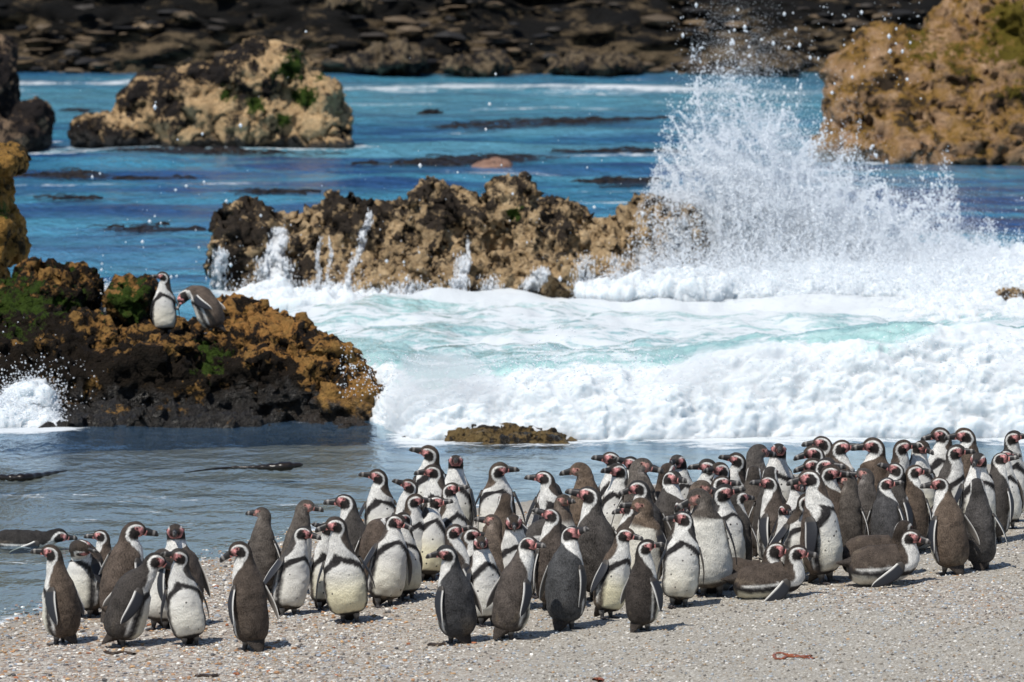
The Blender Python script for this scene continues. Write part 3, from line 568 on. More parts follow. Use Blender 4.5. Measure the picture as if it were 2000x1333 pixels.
for j in range(150):                    # ropes and fingers of water thrown outwards
    x0 = float(np.clip(g.normal(1500, 80), 1390, 1640)); a0 = float(np.clip((x0 - 1480) / 380 + 0.10 + g.normal() * 0.30, -0.3, 0.5)); L = g.uniform(60, 300) * (1.0 if -0.35 < a0 < 0.2 else 0.42); m = int(L / 1.6); s_ = np.linspace(0, 1, m) ** 0.8
    xx_ = x0 + np.sin(a0) * L * s_ + 5 * perlin(xyz(s_ * 5, j * 1.7, 0.3)); yy_ = 520 - np.cos(a0) * L * s_ * (1.12 - 0.22 * s_ * g.random()) + 4 * perlin(xyz(s_ * 6, j * 2.3, 4.3))
    keep = g.random(m) < np.clip(1.25 - 0.8 * s_ + 0.6 * perlin(xyz(s_ * 9, j * 3.1, 7.0)), 0.1, 1)
    q_ = at_y(xx_, yy_, 66.1 + g.normal() * 0.5 + 0.3 * s_); ro_p.append((q_ + g.normal(size=q_.shape) * 0.010)[keep]); ro_r.append(((0.013 - 0.007 * s_) * (0.6 + 0.9 * g.random(m) ** 2))[keep])
PTS = np.concatenate(ro_p + [Cf, A, Bp, Cw, Cm] + hz_p); RAD = np.concatenate(ro_r + [rf, ra, rb, rw, rm] + hz_r)
def point_object(name, pts, rad, mat):
    me = bpy.data.meshes.new(name); me.vertices.add(len(pts)); me.vertices.foreach_set('co', pts.astype(np.float32).ravel())
    a = me.attributes.new('rad', 'FLOAT', 'POINT'); a.data.foreach_set('value', rad.astype(np.float32)); me.update()
    o = link(name, me)
    ng = bpy.data.node_groups.new(name, 'GeometryNodeTree')
    ng.interface.new_socket('Geometry', in_out='INPUT', socket_type='NodeSocketGeometry'); ng.interface.new_socket('Geometry', in_out='OUTPUT', socket_type='NodeSocketGeometry')
    i = ng.nodes.new('NodeGroupInput'); u = ng.nodes.new('NodeGroupOutput'); mp = ng.nodes.new('GeometryNodeMeshToPoints'); na = ng.nodes.new('GeometryNodeInputNamedAttribute'); na.data_type = 'FLOAT'; na.inputs[0].default_value = 'rad'
    sm = ng.nodes.new('GeometryNodeSetMaterial'); sm.inputs['Material'].default_value = mat
    ng.links.new(i.outputs[0], mp.inputs[0]); ng.links.new(na.outputs[0], mp.inputs['Radius']); ng.links.new(mp.outputs[0], sm.inputs[0]); ng.links.new(sm.outputs[0], u.inputs[0])
    md = o.modifiers.new('points', 'NODES'); md.node_group = ng
    me.materials.append(mat)
    return o
print('spray points', len(PTS))
tag(point_object('sea_spray', PTS, RAD, M['spray']), 'white burst of sea spray thrown up beside the tan ridge', 'spray', kind='stuff')
px, py, Yd = spray_points(15000, 'drop', 5)
n2 = 200; px = np.concatenate([px, rng.uniform(150, 1300, n2), rng.uniform(1300, 1800, 260)]); py = np.concatenate([py, 560 - np.abs(rng.normal(size=n2)) * 190, rng.uniform(5, 200, 260)]); Yd = np.concatenate([Yd, rng.uniform(62, 66, n2), rng.uniform(64, 67, 260)])
k = py > -20; Cd = at_y(px[k], py[k], Yd[k]); rd = 0.004 + 0.022 * rng.random(len(Cd)) ** 4
V, F = drops(Cd, rd, np.stack([np.ones(len(Cd)), np.ones(len(Cd)), 0.8 + 0.9 * rng.random(len(Cd))], 1))
tag(link('flying_drops', mesh_np('flying_drops', V, F, mats=[M['spray']])), 'scattered drops of sea water flying above the surf', 'spray', kind='stuff')

# ------------------------------------------------------------------ kelp
def simple(name, c, rough=0.5, spec=0.4, var=0.4, sc=20):
    t = NT(name); n1 = t.noise(sc, 4); cc = t.mix(t.mr(n1, 0.3, 0.7), tuple(x * (1 - var) for x in c), tuple(x * (1 + var) for x in c))
    return t.done(t.bsdf(cc, rough, spec, t.bump(n1, 0.3, 0.01)))
M['kelp'] = simple('kelp', (0.012, 0.008, 0.005), 0.3); M['kelp_dry'] = simple('kelp_dry', (0.22, 0.06, 0.02), 0.4); M['wrack'] = simple('wrack', (0.03, 0.018, 0.01), 0.5)
def kelp_patch(px, py, wpx, dpx, n, label, curve=0.0):
    Vs, Fs, k = [], [], 0
    for i in range(int(n * 0.6)):
        a = np.clip(rng.normal() * 0.42, -1, 1); x = px + wpx * a; y = py + dpx * rng.normal() * 0.34 * (1 - 0.6 * abs(a)) + curve * a
        c = at_z(x, y, 0.02)[0]; L = rng.uniform(0.15, 0.55); w = rng.uniform(0.010, 0.028); an = rng.normal() * 0.35
        m = 6; s = np.linspace(-0.5, 0.5, m); X_ = c[0] + s * L * math.cos(an); Y_ = c[1] + s * L * math.sin(an) + 0.05 * np.sin(s * 9 + i)
        Z_ = 0.012 + 0.05 * fbm(xyz(X_ * 0.22, Y_ * 0.5, 2.0), 4) + 0.045 * rng.random() * np.cos(s * 3.1) ** 2 + 0.02
        lift = rng.random() < 0.25; wz = w * (1.6 if lift else 0.5)
        for sg in (-1, 1): Vs.append(xyz(X_, Y_ + sg * w, Z_ + (wz if sg > 0 else 0)))
        j = np.arange(m - 1); Fs.append(np.stack([j, j + 1, j + 1 + m, j + m], 1) + k); k += 2 * m
    o = link('kelp_bed', mesh_np('kelp_bed', np.concatenate(Vs), np.concatenate(Fs), mats=[M['kelp']]))
    return tag(o, label, 'kelp', 'beds of floating kelp', 'stuff')
for a in [(1130, 238, 190, 9, 420, 'long dark kelp bed floating nearest the spray in the far water', -3), (960, 250, 130, 8, 130, 'thin ragged kelp just below the long far bed'), (900, 316, 190, 10, 480, 'broad black kelp bed around the pinkish boulder', -6), (1200, 300, 130, 4, 120, 'narrow kelp ribbon trailing from the broad bed'),
          (1215, 357, 85, 10, 300, 'dense short kelp bed beside the spray above the tan ridge'), (130, 345, 130, 8, 150, 'kelp streak beside the orange stack'), (290, 350, 110, 5, 60, 'loose kelp streak in the open blue water below the pale islet'), (520, 380, 80, 6, 70, 'sparse kelp fragments above the end of the tan ridge'),
          (290, 447, 100, 7, 130, 'kelp raft in the turquoise water above the two rock penguins', 6), (150, 393, 60, 4, 45, 'few kelp scraps in mid water beside the orange stack'), (420, 300, 280, 6, 260, 'dark kelp fringe at the foot of the pale islet'), (160, 218, 30, 3, 30, 'tiny kelp line in front of the mussel rock'), (300, 118, 220, 6, 200, 'kelp fringe under the far cliff behind the pale islet'), (720, 140, 100, 5, 100, 'kelp fringe under the cliff beyond the islet peak'), (470, 926, 60, 3, 8, 'x')][:-1]:
    kelp_patch(*a)
def strip(name, pts, r, mat, label, cat, bumps=0.0, group=None):
    pts = np.array(pts, float); m = 8; n = len(pts); T = np.gradient(pts, axis=0); T /= np.linalg.norm(T, axis=1)[:, None]
    u = np.cross(T, (0, 0, 1.0)); u /= np.linalg.norm(u, axis=1)[:, None]; v = np.cross(u, T); ph = np.linspace(0, 2 * math.pi, m, endpoint=False)
    rad = np.asarray(r) * (1 + bumps * np.abs(np.sin(np.arange(n) * 2.1)) + bumps * 0.5 * rng.random(n))
    V = pts[:, None] + rad[:, None, None] * (np.cos(ph)[None, :, None] * u[:, None] * 1.4 + np.sin(ph)[None, :, None] * v[:, None] * 0.8)
    o = link(name, mesh_np(name, V.reshape(-1, 3), grid_faces(n, m, True), mats=[mat]))
    return tag(o, label, cat, group) if label else o
s = np.linspace(0, 1, 40); pp = np.concatenate([at_z(360 + 230 * a, 928 - 12 * a - 4 * math.sin(a * 5), 0.01) for a in s]); pp[:, 2] += 0.02 + 0.035 * s ** 2
strip('kelp_strand', pp, np.interp(s, (0, .6, .85, 1), (0.004, 0.014, 0.038, 0.012)), M['kelp'], 'dark kelp strand drifting in the calm shallows before the outcrop', 'kelp', 0.5)
s = np.linspace(0, 1, 30); pp = np.concatenate([at_z(-40 + 170 * a, 928 + 8 * math.sin(a * 4), 0.01) for a in s]); pp[:, 2] += 0.01
strip('kelp_strand', pp, np.interp(s, (0, .5, 1), (0.014, 0.028, 0.005)), M['kelp'], 'thick black kelp strand in the shallows at the picture edge', 'kelp', 0.6)
def beach_curl(name, pxs, r, mat, label, cat, lift=0.006):
    pts = np.array([on_beach(a, b) for a, b in pxs]); tt_ = np.linspace(0, len(pts) - 1, len(pts) * 5); q = np.stack([np.interp(tt_, np.arange(len(pts)), pts[:, i]) for i in range(3)], 1)
    q[:, 2] += lift; return strip(name, q, np.full(len(q), r), mat, label, cat, 0.3)
kp = beach_curl('kelp_holdfast', [(1590, 1288), (1572, 1287), (1556, 1282), (1538, 1281), (1524, 1277), (1514, 1277), (1511, 1283), (1516, 1289), (1528, 1289), (1536, 1284), (1552, 1285), (1570, 1284), (1585, 1283)], 0.0065, M['kelp_dry'], 'loop of dry reddish brown kelp lying on the open sand', 'kelp')
kp2 = beach_curl('kelp_scrap', [(1160, 1330), (1168, 1328), (1176, 1330), (1172, 1333)], 0.010, M['kelp_dry'], 'reddish kelp scrap at the bottom edge of the sand', 'kelp')
beach_curl('driftweed', [(382, 1324), (395, 1321), (410, 1323), (425, 1321)], 0.012, M['wrack'], 'short black weed stick on the pebbles in front of the small flock', 'seaweed')
beach_curl('driftweed', [(205, 1275), (220, 1279), (240, 1276), (262, 1280)], 0.010, M['wrack'], 'black weed tangle on pebbles at the feet of a leaning penguin', 'seaweed')
beach_curl('driftweed', [(838, 1261), (855, 1262), (868, 1260)], 0.012, M['wrack'], 'black weed scrap at the feet of the penguin with its long tail trailing', 'seaweed')

# ------------------------------------------------------------------ pebbles
n = 125000
yq = rng.uniform(28.5, 45, n); xq = rng.uniform(-0.105, 0.105, n) * yq; sdq = shore_dist(xq, yq); pxq = xq / yq * FPX + 1000
gq = np.maximum(sst(1250, 300, pxq + 260 * fbm(xyz(xq * 0.7, yq * 0.35, 5.0), 3)), 0.14 + 0.50 * sst(0.05, 0.4, fbm(xyz(xq * 0.55, yq * 0.5 - xq * 0.35, 9.0), 3)))
k = (sdq > -0.35) & (rng.random(n) < gq * 0.62); xq, yq = xq[k], yq[k]; n = len(xq); pxq = pxq[k]
zq = beach_z(xq, yq); rq = (0.0045 + 0.013 * rng.random(n) ** 3.2) * np.interp(pxq, (700, 1200), (1.0, 0.62))
pal = np.array([(0.56, 0.53, 0.48), (0.40, 0.37, 0.33), (0.20, 0.19, 0.19), (0.33, 0.18, 0.09), (0.42, 0.26, 0.13), (0.27, 0.30, 0.34), (0.09, 0.085, 0.085), (0.70, 0.67, 0.61), (0.30, 0.25, 0.19), (0.30, 0.11, 0.05)])
wt = np.array((.16, .2, .13, .10, .09, .11, .05, .09, .12, .02)); wt /= wt.sum(); ci = rng.choice(len(pal), n, p=wt); cq = np.clip(pal[ci] * (0.75 + 0.5 * rng.random((n, 1))), 0, 0.8)
blue = (pxq > 1000) & (rng.random(n) < 0.35); cq[blue] = np.array((0.30, 0.34, 0.38)) * (0.8 + 0.5 * rng.random((blue.sum(), 1)))
an = rng.uniform(0, 6.28, n); sx = rng.uniform(0.8, 1.5, n); sz = rng.uniform(0.4, 0.8, n)
def peb_geo(sel, PV, PF, off):
    m = int(sel.sum()); k_ = len(PV); jit = 0.75 + 0.5 * rng.random((m, k_, 1)); Vq = PV[None] * jit * np.stack([sx[sel], np.ones(m), sz[sel]], 1)[:, None] * rq[sel][:, None, None]; a_ = an[sel][:, None]
    Vr = np.stack([Vq[..., 0] * np.cos(a_) - Vq[..., 1] * np.sin(a_), Vq[..., 0] * np.sin(a_) + Vq[..., 1] * np.cos(a_), Vq[..., 2]], -1) + xyz(xq[sel], yq[sel], zq[sel] + rq[sel] * sz[sel] * 0.45)[:, None]
    return Vr.reshape(-1, 3), (PF[None] + k_ * np.arange(m)[:, None, None]).reshape(-1, 3) + off, np.repeat(cq[sel], k_, 0)
big_ = rq > 0.0085; VA, FA, CA = peb_geo(big_, ICO_V, ICO_F, 0); VB, FB_, CB = peb_geo(~big_, OCT_V * 1.15, OCT_F, len(VA))
print('pebbles', n)
ng = 52000; yg = 29.0 + 13.5 * rng.random(ng) ** 1.3; xg = rng.uniform(-0.06, 0.104, ng) * yg; kg = (shore_dist(xg, yg) > 0.1) & (rng.random(ng) < 0.55 + 0.5 * sst(-0.1, 0.4, fbm(xyz(xg * 0.55, yg * 0.5 - xg * 0.35, 9.0), 3))); xg, yg = xg[kg], yg[kg]; ng = len(xg)
rg_ = 0.004 + 0.006 * rng.random(ng) ** 2; cg = np.array([(0.52, 0.49, 0.44), (0.38, 0.345, 0.29), (0.22, 0.195, 0.16), (0.11, 0.10, 0.09), (0.36, 0.40, 0.44), (0.70, 0.68, 0.64), (0.30, 0.22, 0.14)])[rng.choice(7, ng, p=(.2, .22, .17, .12, .12, .09, .08))]
jg = 0.7 + 0.6 * rng.random((ng, 6, 1)); Vg = (OCT_V[None] * jg * rg_[:, None, None] * np.array((1.25, 1.0, 0.9)) + xyz(xg, yg, beach_z(xg, yg) + rg_ * 0.35)[:, None]).reshape(-1, 3)
tag(link('shell_grit', mesh_np('shell_grit', Vg, (OCT_F[None] + 6 * np.arange(ng)[:, None, None]).reshape(-1, 3), False, [M['pebble']], np.repeat(cg, 6, 0))), 'pale shell grit and tiny stones over the open sand', 'grit', kind='stuff')
tag(link('pebbles', mesh_np('pebbles', np.concatenate([VA, VB]), np.concatenate([FA, FB_]), False, [M['pebble']], np.concatenate([CA, CB]))), 'mixed rust, grey and white pebbles strewn over the sand', 'pebbles', kind='stuff')

# ------------------------------------------------------------------ penguins
def feather_mat():
    t = NT('penguin_feathers')
    c = t.attr('col', 'Color'); wm = t.attr('white')
    n1 = t.noise(7, 6, 0.75); n2 = t.noise(95, 3, 0.75, t.scaled((1, 1, 0.45)))
    k = t.math('ADD', t.mr(n1, 0.25, 0.75, 0.45, 1.35), t.mr(n2, 0.3, 0.7, -0.35, 0.45))
    k = t.math('ADD', t.math('MULTIPLY', k, t.math('SUBTRACT', 1.0, t.math('MULTIPLY', wm, 0.8))), t.math('MULTIPLY', wm, 0.8))
    vm = t.n('VectorMath', operation='SCALE'); t.put(vm.inputs[0], c); t.put(vm.inputs['Scale'], k)
    vo = t.n('TexVoronoi'); t.put(vo.inputs['Vector'], t.co()); vo.inputs['Scale'].default_value = 13; sp = t.n('SeparateColor'); t.put(sp.inputs[0], vo.outputs['Color'])
    dot = t.math('MULTIPLY', t.mr(vo.outputs['Distance'], 0.17, 0.09), t.math('MULTIPLY', t.mr(wm, 0.8, 0.95), t.math('GREATER_THAN', sp.outputs[0], 0.35)))
    cc = t.mix(dot, vm.outputs[0], (0.03, 0.027, 0.025))
    return t.done(t.bsdf(cc, 0.62, 0.14, t.bump(t.math('ADD', n2, t.math('MULTIPLY', n1, 0.5)), 0.8, 0.015)))
def col_mat(name, rough, spec):
    t = NT(name); n2 = t.noise(60, 3, 0.6); k = t.math('ADD', 0.8, t.math('MULTIPLY', n2, 0.4))
    vm = t.n('VectorMath', operation='SCALE'); t.put(vm.inputs[0], t.attr('col', 'Color')); t.put(vm.inputs['Scale'], k)
    return t.done(t.bsdf(vm.outputs[0], rough, spec, t.bump(n2, 0.25, 0.004)))
M['feather'] = feather_mat(); M['skin'] = col_mat('penguin_skin', 0.45, 0.4); M['flip'] = col_mat('penguin_flipper', 0.55, 0.3)
def curve(x, ks, vs):
    """smooth (monotone-ish cubic) interpolation"""
    ks = np.array(ks, float); vs = np.array(vs, float); d = np.gradient(vs, ks)
    i = np.clip(np.searchsorted(ks, x) - 1, 0, len(ks) - 2); h = ks[i + 1] - ks[i]; t = np.clip((x - ks[i]) / h, 0, 1)
    return (2 * t**3 - 3 * t**2 + 1) * vs[i] + (t**3 - 2 * t**2 + t) * h * d[i] + (-2 * t**3 + 3 * t**2) * vs[i + 1] + (t**3 - t**2) * h * d[i + 1]
NR, NS = 86, 44
U = np.unique(np.concatenate([np.linspace(0, 0.05, 8), np.linspace(0.05, 0.80, 46), np.linspace(0.80, 1.012, 34)])); NR = len(U)
AU = (0, .006, .02, .05, .10, .18, .28, .40, .50, .57, .63, .68, .73, .79, .83, .87, .91, .945, .97, .992, 1.012)
AW = (.004, .052, .105, .148, .176, .192, .194, .185, .171, .156, .138, .120, .104, .091, .085, .084, .081, .074, .061, .043, .016)
WID = np.maximum(curve(U, AU, AW), 0.003)
DOR = WID * np.interp(U, (0, .3, .6, .75, .9, 1.02), (.85, .88, .95, 1.02, 1.04, .85))
VEN = WID * np.interp(U, (0, .15, .45, .62, .75, .85, .93, 1.02), (1.0, 1.06, 1.02, .95, .98, .92, .85, .85))
PH = np.linspace(0, 2 * math.pi, NS, endpoint=False); Q = 1 - np.abs(PH / math.pi - 1)       # 0 along the spine, 1 along the belly
UU = np.repeat(U, NS); QQ = np.tile(Q, NR); FB = grid_faces(NR, NS, True)
def body_colours(kind, back, cream, g):
    u = UU + 0.006 * g.normal(size=1) + 0.008 * perlin(xyz(UU * 30, QQ * 14, g.random() * 50)); q = QQ + 0.014 * perlin(xyz(UU * 24, QQ * 20, 5 + g.random() * 50))
    W = np.array((.72, .70, .655)); CR = np.array((.78, .72, .52)); K = np.array((.020, .018, .018)); B = np.array(back)
    c = np.tile(B, (len(u), 1)); wm = np.zeros(len(u))
    def lay(mask, colr, white=None):
        nonlocal c, wm
        mask = np.clip(mask, 0, 1); c = c * (1 - mask[:, None]) + np.asarray(colr) * mask[:, None]
        if white is not None: wm = wm * (1 - mask) + white * mask
    bel = W * 1.0
    if kind == 'adult':
        qb = np.interp(u, (0, .1, .45, .58, .66, .80), (.50, .48, .475, .53, .58, .52)) + 0.012 * np.sin(u * 23)
        lay(sst(-.02, .02, q - qb) * sst(.06, .10, u) * sst(.84, .80, u), W, 0.5)
        a2 = np.where(u > .45, ((u - .45) / .215) ** 2 * .465, 0); lay(sst(-.02, .02, q - .535 - a2) * sst(.665, .655, u), K * 1.6, 0)
        a1 = np.where(u > .40, ((u - .40) / .195) ** 2 * .36, 0); bm = sst(-.02, .02, q - .64 - a1) * sst(.035, .06, u) * sst(.61, .60, u)
        bc = W + (CR - W) * (cream * sst(.55, .2, u))[:, None]; bm_ = np.clip(bm, 0, 1); c = c * (1 - bm_[:, None]) + bc * bm_[:, None]; wm = wm * (1 - bm_) + bm_
        lay(sst(.05, .03, u) * sst(.3, .5, q), K * 1.5, 0)
        # head: dark crown, pale brow stripe sweeping round the cheek, black face
        crown = B * 0.62
        lay(sst(.70, .84, u) * sst(.40, .30, q), crown, 0)
        lay(sst(.80, .83, u), crown, 0)
        qs = np.interp(u, (.76, .80, .83, .86, .90, .94, .97), (.68, .54, .43, .35, .29, .28, .30)); hw = np.interp(u, (.78, .84, .90, .95, .975), (.09, .058, .043, .034, .026))
        lay(sst(.795, .825, u + 0.03 * sst(.5, 1.0, q)) * sst(-.02, .02, q - qs), np.array((.030, .025, .023)), 0)
        lay(sst(.76, .79, u) * sst(.985, .97, u) * sst(hw + .02, hw - .02, np.abs(q - qs)), W, 0.3)
        lay(sst(.76, .78, u) * sst(.84, .80, u - .015 * sst(.6, 1, q)) * sst(qs - .02, qs + .02, q), W, 0.3)
    else:
        bm = sst(-.03, .03, q - .47 - np.where(u > .45, ((u - .45) / .22) ** 2 * .25, 0)) * sst(.035, .06, u) * sst(.72, .60, u)
        bc = W * 0.97 + (CR - W) * (0.4 * cream); lay(bm, bc, 0.6)
        hd = B * 1.15; lay(sst(.66, .76, u), hd, 0)
        lay(sst(.76, .84, u) * sst(.45, .7, q), B * 2.1 + 0.03, 0); lay(sst(.86, .90, u) * sst(.36, .30, q), B * 0.75, 0)
    st_ = sst(.1, .6, fbm(xyz(UU * 5, QQ * 4, g.random() * 40), 3)) * sst(.3, .1, u) * g.random(); lay(0.45 * st_, np.array((.25, .20, .14)))
    pk = np.array((.92, .40, .38)) if kind == 'adult' else np.array((.72, .34, .29))
    lay(sst(.950, .964, u + .016 * sst(.16, 0, np.abs(q - .46)) + .02 * sst(.12, 0, np.abs(q - .80))) * sst(.26, .34, q) * sst(1.0, .94, u), pk, 0)
    lay(sst(.022, .012, np.hypot(u - .932, (q - .41) * .26)) * 0.6, pk * 0.8, 0)
    return c, wm
def frames(pose, tw, hp, npi, roll, tilt, nk=1.0):
    """spine frames: pitch profile (degrees from vertical towards the belly) per pose"""
    if pose == 'lie': pit = ((0, .3, .5, .58, .66, .75, .83, .95, 1.02), (96, 88, 80, 62, 30, 4, 8, 93 + hp, 97 + hp))
    elif pose == 'swim': pit = ((0, .3, .5, .62, .72, .80, .83, .95, 1.02), (97, 92, 86, 74, 66, 70, 76, 98 + hp, 100 + hp))
    elif pose == 'preen': pit = ((0, .3, .5, .6, .70, .80, .88, .96, 1.02), (-3, 2, 8, 26, 70, 112, 138, 158 + hp, 160 + hp))
    elif pose == 'bow': pit = ((0, .3, .5, .6, .70, .80, .88, .96, 1.02), (12, 28, 45, 60, 92, 122, 142, 165 + hp, 166 + hp))
    else: pit = ((0, .3, .5, .62, .72, .80, .83, .95, 1.02), (-7, -1, 3, 6 + npi, 2 + npi, -1 + npi * .5, 2, 92 + hp, 96 + hp))
    pv = np.radians(curve(U, *pit)); tv = np.radians(tw) * sst(.56, .80, U); rv = np.radians(roll) * sst(.6, .85, U)
    Rt = Matrix.Rotation(tilt[1], 3, 'Y') @ Matrix.Rotation(-tilt[0], 3, 'X')
    t = Rt @ Vector((0, 0, 1)); nrm = Rt @ Vector((-1, 0, 0)); c = Vector((-.018, 0, .072)); pp = 0.0; pt = 0.0; pr = 0.0
    Cs, Ts, Ns, Bs = [], [], [], []
    for i in range(NR):
        b = t.cross(nrm)
        m = Matrix.Rotation(-(pv[i] - pp), 3, b) if False else Matrix.Rotation(pv[i] - pp, 3, nrm.cross(t)); pp = pv[i]
        t = (m @ t).normalized(); nrm = (m @ nrm).normalized()
        nrm = (Matrix.Rotation(tv[i] - pt, 3, t) @ nrm).normalized(); pt = tv[i]
        mr_ = Matrix.Rotation(rv[i] - pr, 3, nrm); t = (mr_ @ t).normalized(); pr = rv[i]
        nrm = (nrm - t * nrm.dot(t)).normalized()
        if i: c = c + t * float(U[i] - U[i - 1]) * (nk if .60 < U[i] < .81 else 1.0)
        Cs.append(c[:]); Ts.append(t[:]); Ns.append(nrm[:]); Bs.append(t.cross(nrm)[:])
    return map(np.array, (Cs, Ts, Ns, Bs))
# shared small parts (unit: body height)
def part_flipper(sgn):
    n, m = 22, 14; s = np.linspace(0, 1, n); ph = np.linspace(0, 2 * math.pi, m, endpoint=False)
    w = curve(s, (0, .06, .2, .38, .6, .8, .93, 1.0), (.028, .047, .060, .064, .056, .042, .023, .003)); th = np.interp(s, (0, .2, 1), (.017, .011, .004))
    xc = curve(s, (0, .3, .6, 1.0), (0, .012, -.004, -.040)); yc = 0.032 * np.sin(s * math.pi * 0.8) - 0.012 * s ** 2
    S, P_ = np.repeat(s, m), np.tile(ph, n)
    V = xyz(np.repeat(xc, m) + np.repeat(w, m) * np.cos(P_), sgn * (np.repeat(yc, m) + np.repeat(th, m) * np.sin(P_)), -S * 0.40)
    out = np.sin(P_); c = np.where((out > -0.25)[:, None], np.array((.024, .025, .030)), np.array((.20, .18, .16)))
    edge = (np.cos(P_) < -0.86) & (S > 0.12); c = np.where(edge[:, None], np.array((.62, .60, .56)), c)
    sh = (S < 0.12); c = np.where(sh[:, None], np.array((.055, .048, .042)), c)
    return mesh_np('flipper', V, grid_faces(n, m, True), mats=[M['flip']], cols=c)
def part_bill(kind):
    n, m = 14, 12; s = np.linspace(0, 1, n); ph = np.linspace(0, 2 * math.pi, m, endpoint=False)
    hgt = curve(s, (0, .25, .55, .8, .93, 1), (.038, .035, .029, .025, .017, .003)); wid = curve(s, (0, .3, .6, .85, 1), (.030, .022, .016, .012, .003)); drop = np.interp(s, (0, .6, .85, 1), (0, 0, -.002, -.012))
    S, P_ = np.repeat(s, m), np.tile(ph, n)
    V = xyz(S * .138, np.repeat(wid, m) * np.sin(P_), np.repeat(hgt, m) * np.cos(P_) + np.repeat(drop, m))
    c = np.tile(np.array((.022, .020, .020)), (len(S), 1)); band = (S > .55) & (S < .72); c[band] = (.20, .185, .17); c[S > .85] = (.05, .045, .04)
    low = (S < .22) & (np.cos(P_) < 0.0); c[low] = (.80, .32, .29) if kind == 'adult' else (.58, .26, .22)
    return mesh_np('bill', V, grid_faces(n, m, True), mats=[M['skin']], cols=c)
def part_foot():
    V, F, C, k = [], [], [], 0
    n, m = 7, 10; ph = np.linspace(0, 2 * math.pi, m, endpoint=False)
    for i, (z, r, x) in enumerate(zip((.10, .075, .05, .032, .018, .008, -.004), (.040, .036, .029, .025, .026, .03, .028), (-.01, -.008, -.004, 0, .004, .008, .01))):
        V.append(xyz(x + r * np.cos(ph), r * .85 * np.sin(ph), z + 0 * ph)); C.append(np.tile((.035, .032, .032) if i > 1 else (.16, .15, .14), (m, 1)))
    F.append(grid_faces(n, m, True)); k = n * m
    for a in (-24, 0, 24):           # three webbed toes
        a = R(a); d = np.array((math.cos(a), math.sin(a), 0)); sd_ = np.array((-math.sin(a), math.cos(a), 0)); L = .105 if a == 0 else .092
        for (s, w, z) in ((0, .016, .018), (.4, .015, .016), (.8, .013, .013), (1.0, .006, .004)):
            p = d * (s * L + .005); V.append(np.array([p + sd_ * w + (0, 0, -.004), p + sd_ * w * .6 + (0, 0, z), p - sd_ * w * .6 + (0, 0, z), p - sd_ * w + (0, 0, -.004)])); C.append(np.tile((.040, .034, .034), (4, 1)))
        F.append(grid_faces(4, 4, True) + k); k += 16
    e = [np.array((math.cos(R(a)), math.sin(R(a)), 0)) * (.075 if i % 2 else .082) for i, a in enumerate((-27, -12, 0, 12, 27))]
    V.append(np.array([(0, 0, .012)] + [x + (0, 0, .006) for x in e])); C.append(np.tile((.05, .04, .04), (6, 1))); F.append(np.array([(k, k + 1, k + 2, k + 3), (k, k + 3, k + 4, k + 5)]))
    return mesh_np('foot', np.concatenate(V), np.concatenate(F), mats=[M['skin']], cols=np.concatenate(C))
def part_tail():
    n, m = 8, 12; s = np.linspace(0, 1, n); ph = np.linspace(0, 2 * math.pi, m, endpoint=False); S, P_ = np.repeat(s, m), np.tile(ph, n)
    w = np.interp(s, (0, .4, .8, 1), (.105, .082, .046, .016)); h = np.interp(s, (0, .4, .8, 1), (.075, .042, .016, .004))
    V = xyz(S * .17, np.repeat(w, m) * np.sin(P_) * (1 + .12 * np.sin(S * 40 + P_ * 3)), np.repeat(h, m) * np.cos(P_))
    return mesh_np('tail', V, grid_faces(n, m, True), mats=[M['feather']], cols=np.tile((.055, .045, .038), (len(S), 1)), attrs={'white': np.zeros(len(S))})
V_, F_ = sphere_np(10, 8); EYE = mesh_np('eye', V_ * .0105, F_, mats=[M['skin']], cols=np.tile((.05, .012, .008), (len(V_), 1)))
FLIP = {1: part_flipper(1), -1: part_flipper(-1)}; BILL = {'adult': part_bill('adult'), 'juvenile': part_bill('juvenile')}; FOOT = part_foot(); TAIL = part_tail()
def axes(x, y, z, p):
    m = Matrix.Identity(4)
    for i, a in enumerate((x, y, z)):
        for j in range(3): m[j][i] = a[j]
    for j in range(3): m[j][3] = p[j]
    return m
def ring_at(u): return int(np.argmin(np.abs(U - u)))
def wrap(a): return (a + 180) % 360 - 180
BACKS = [(.098, .074, .058), (.088, .070, .058), (.076, .067, .060), (.112, .083, .062), (.080, .062, .049), (.064, .059, .056)]
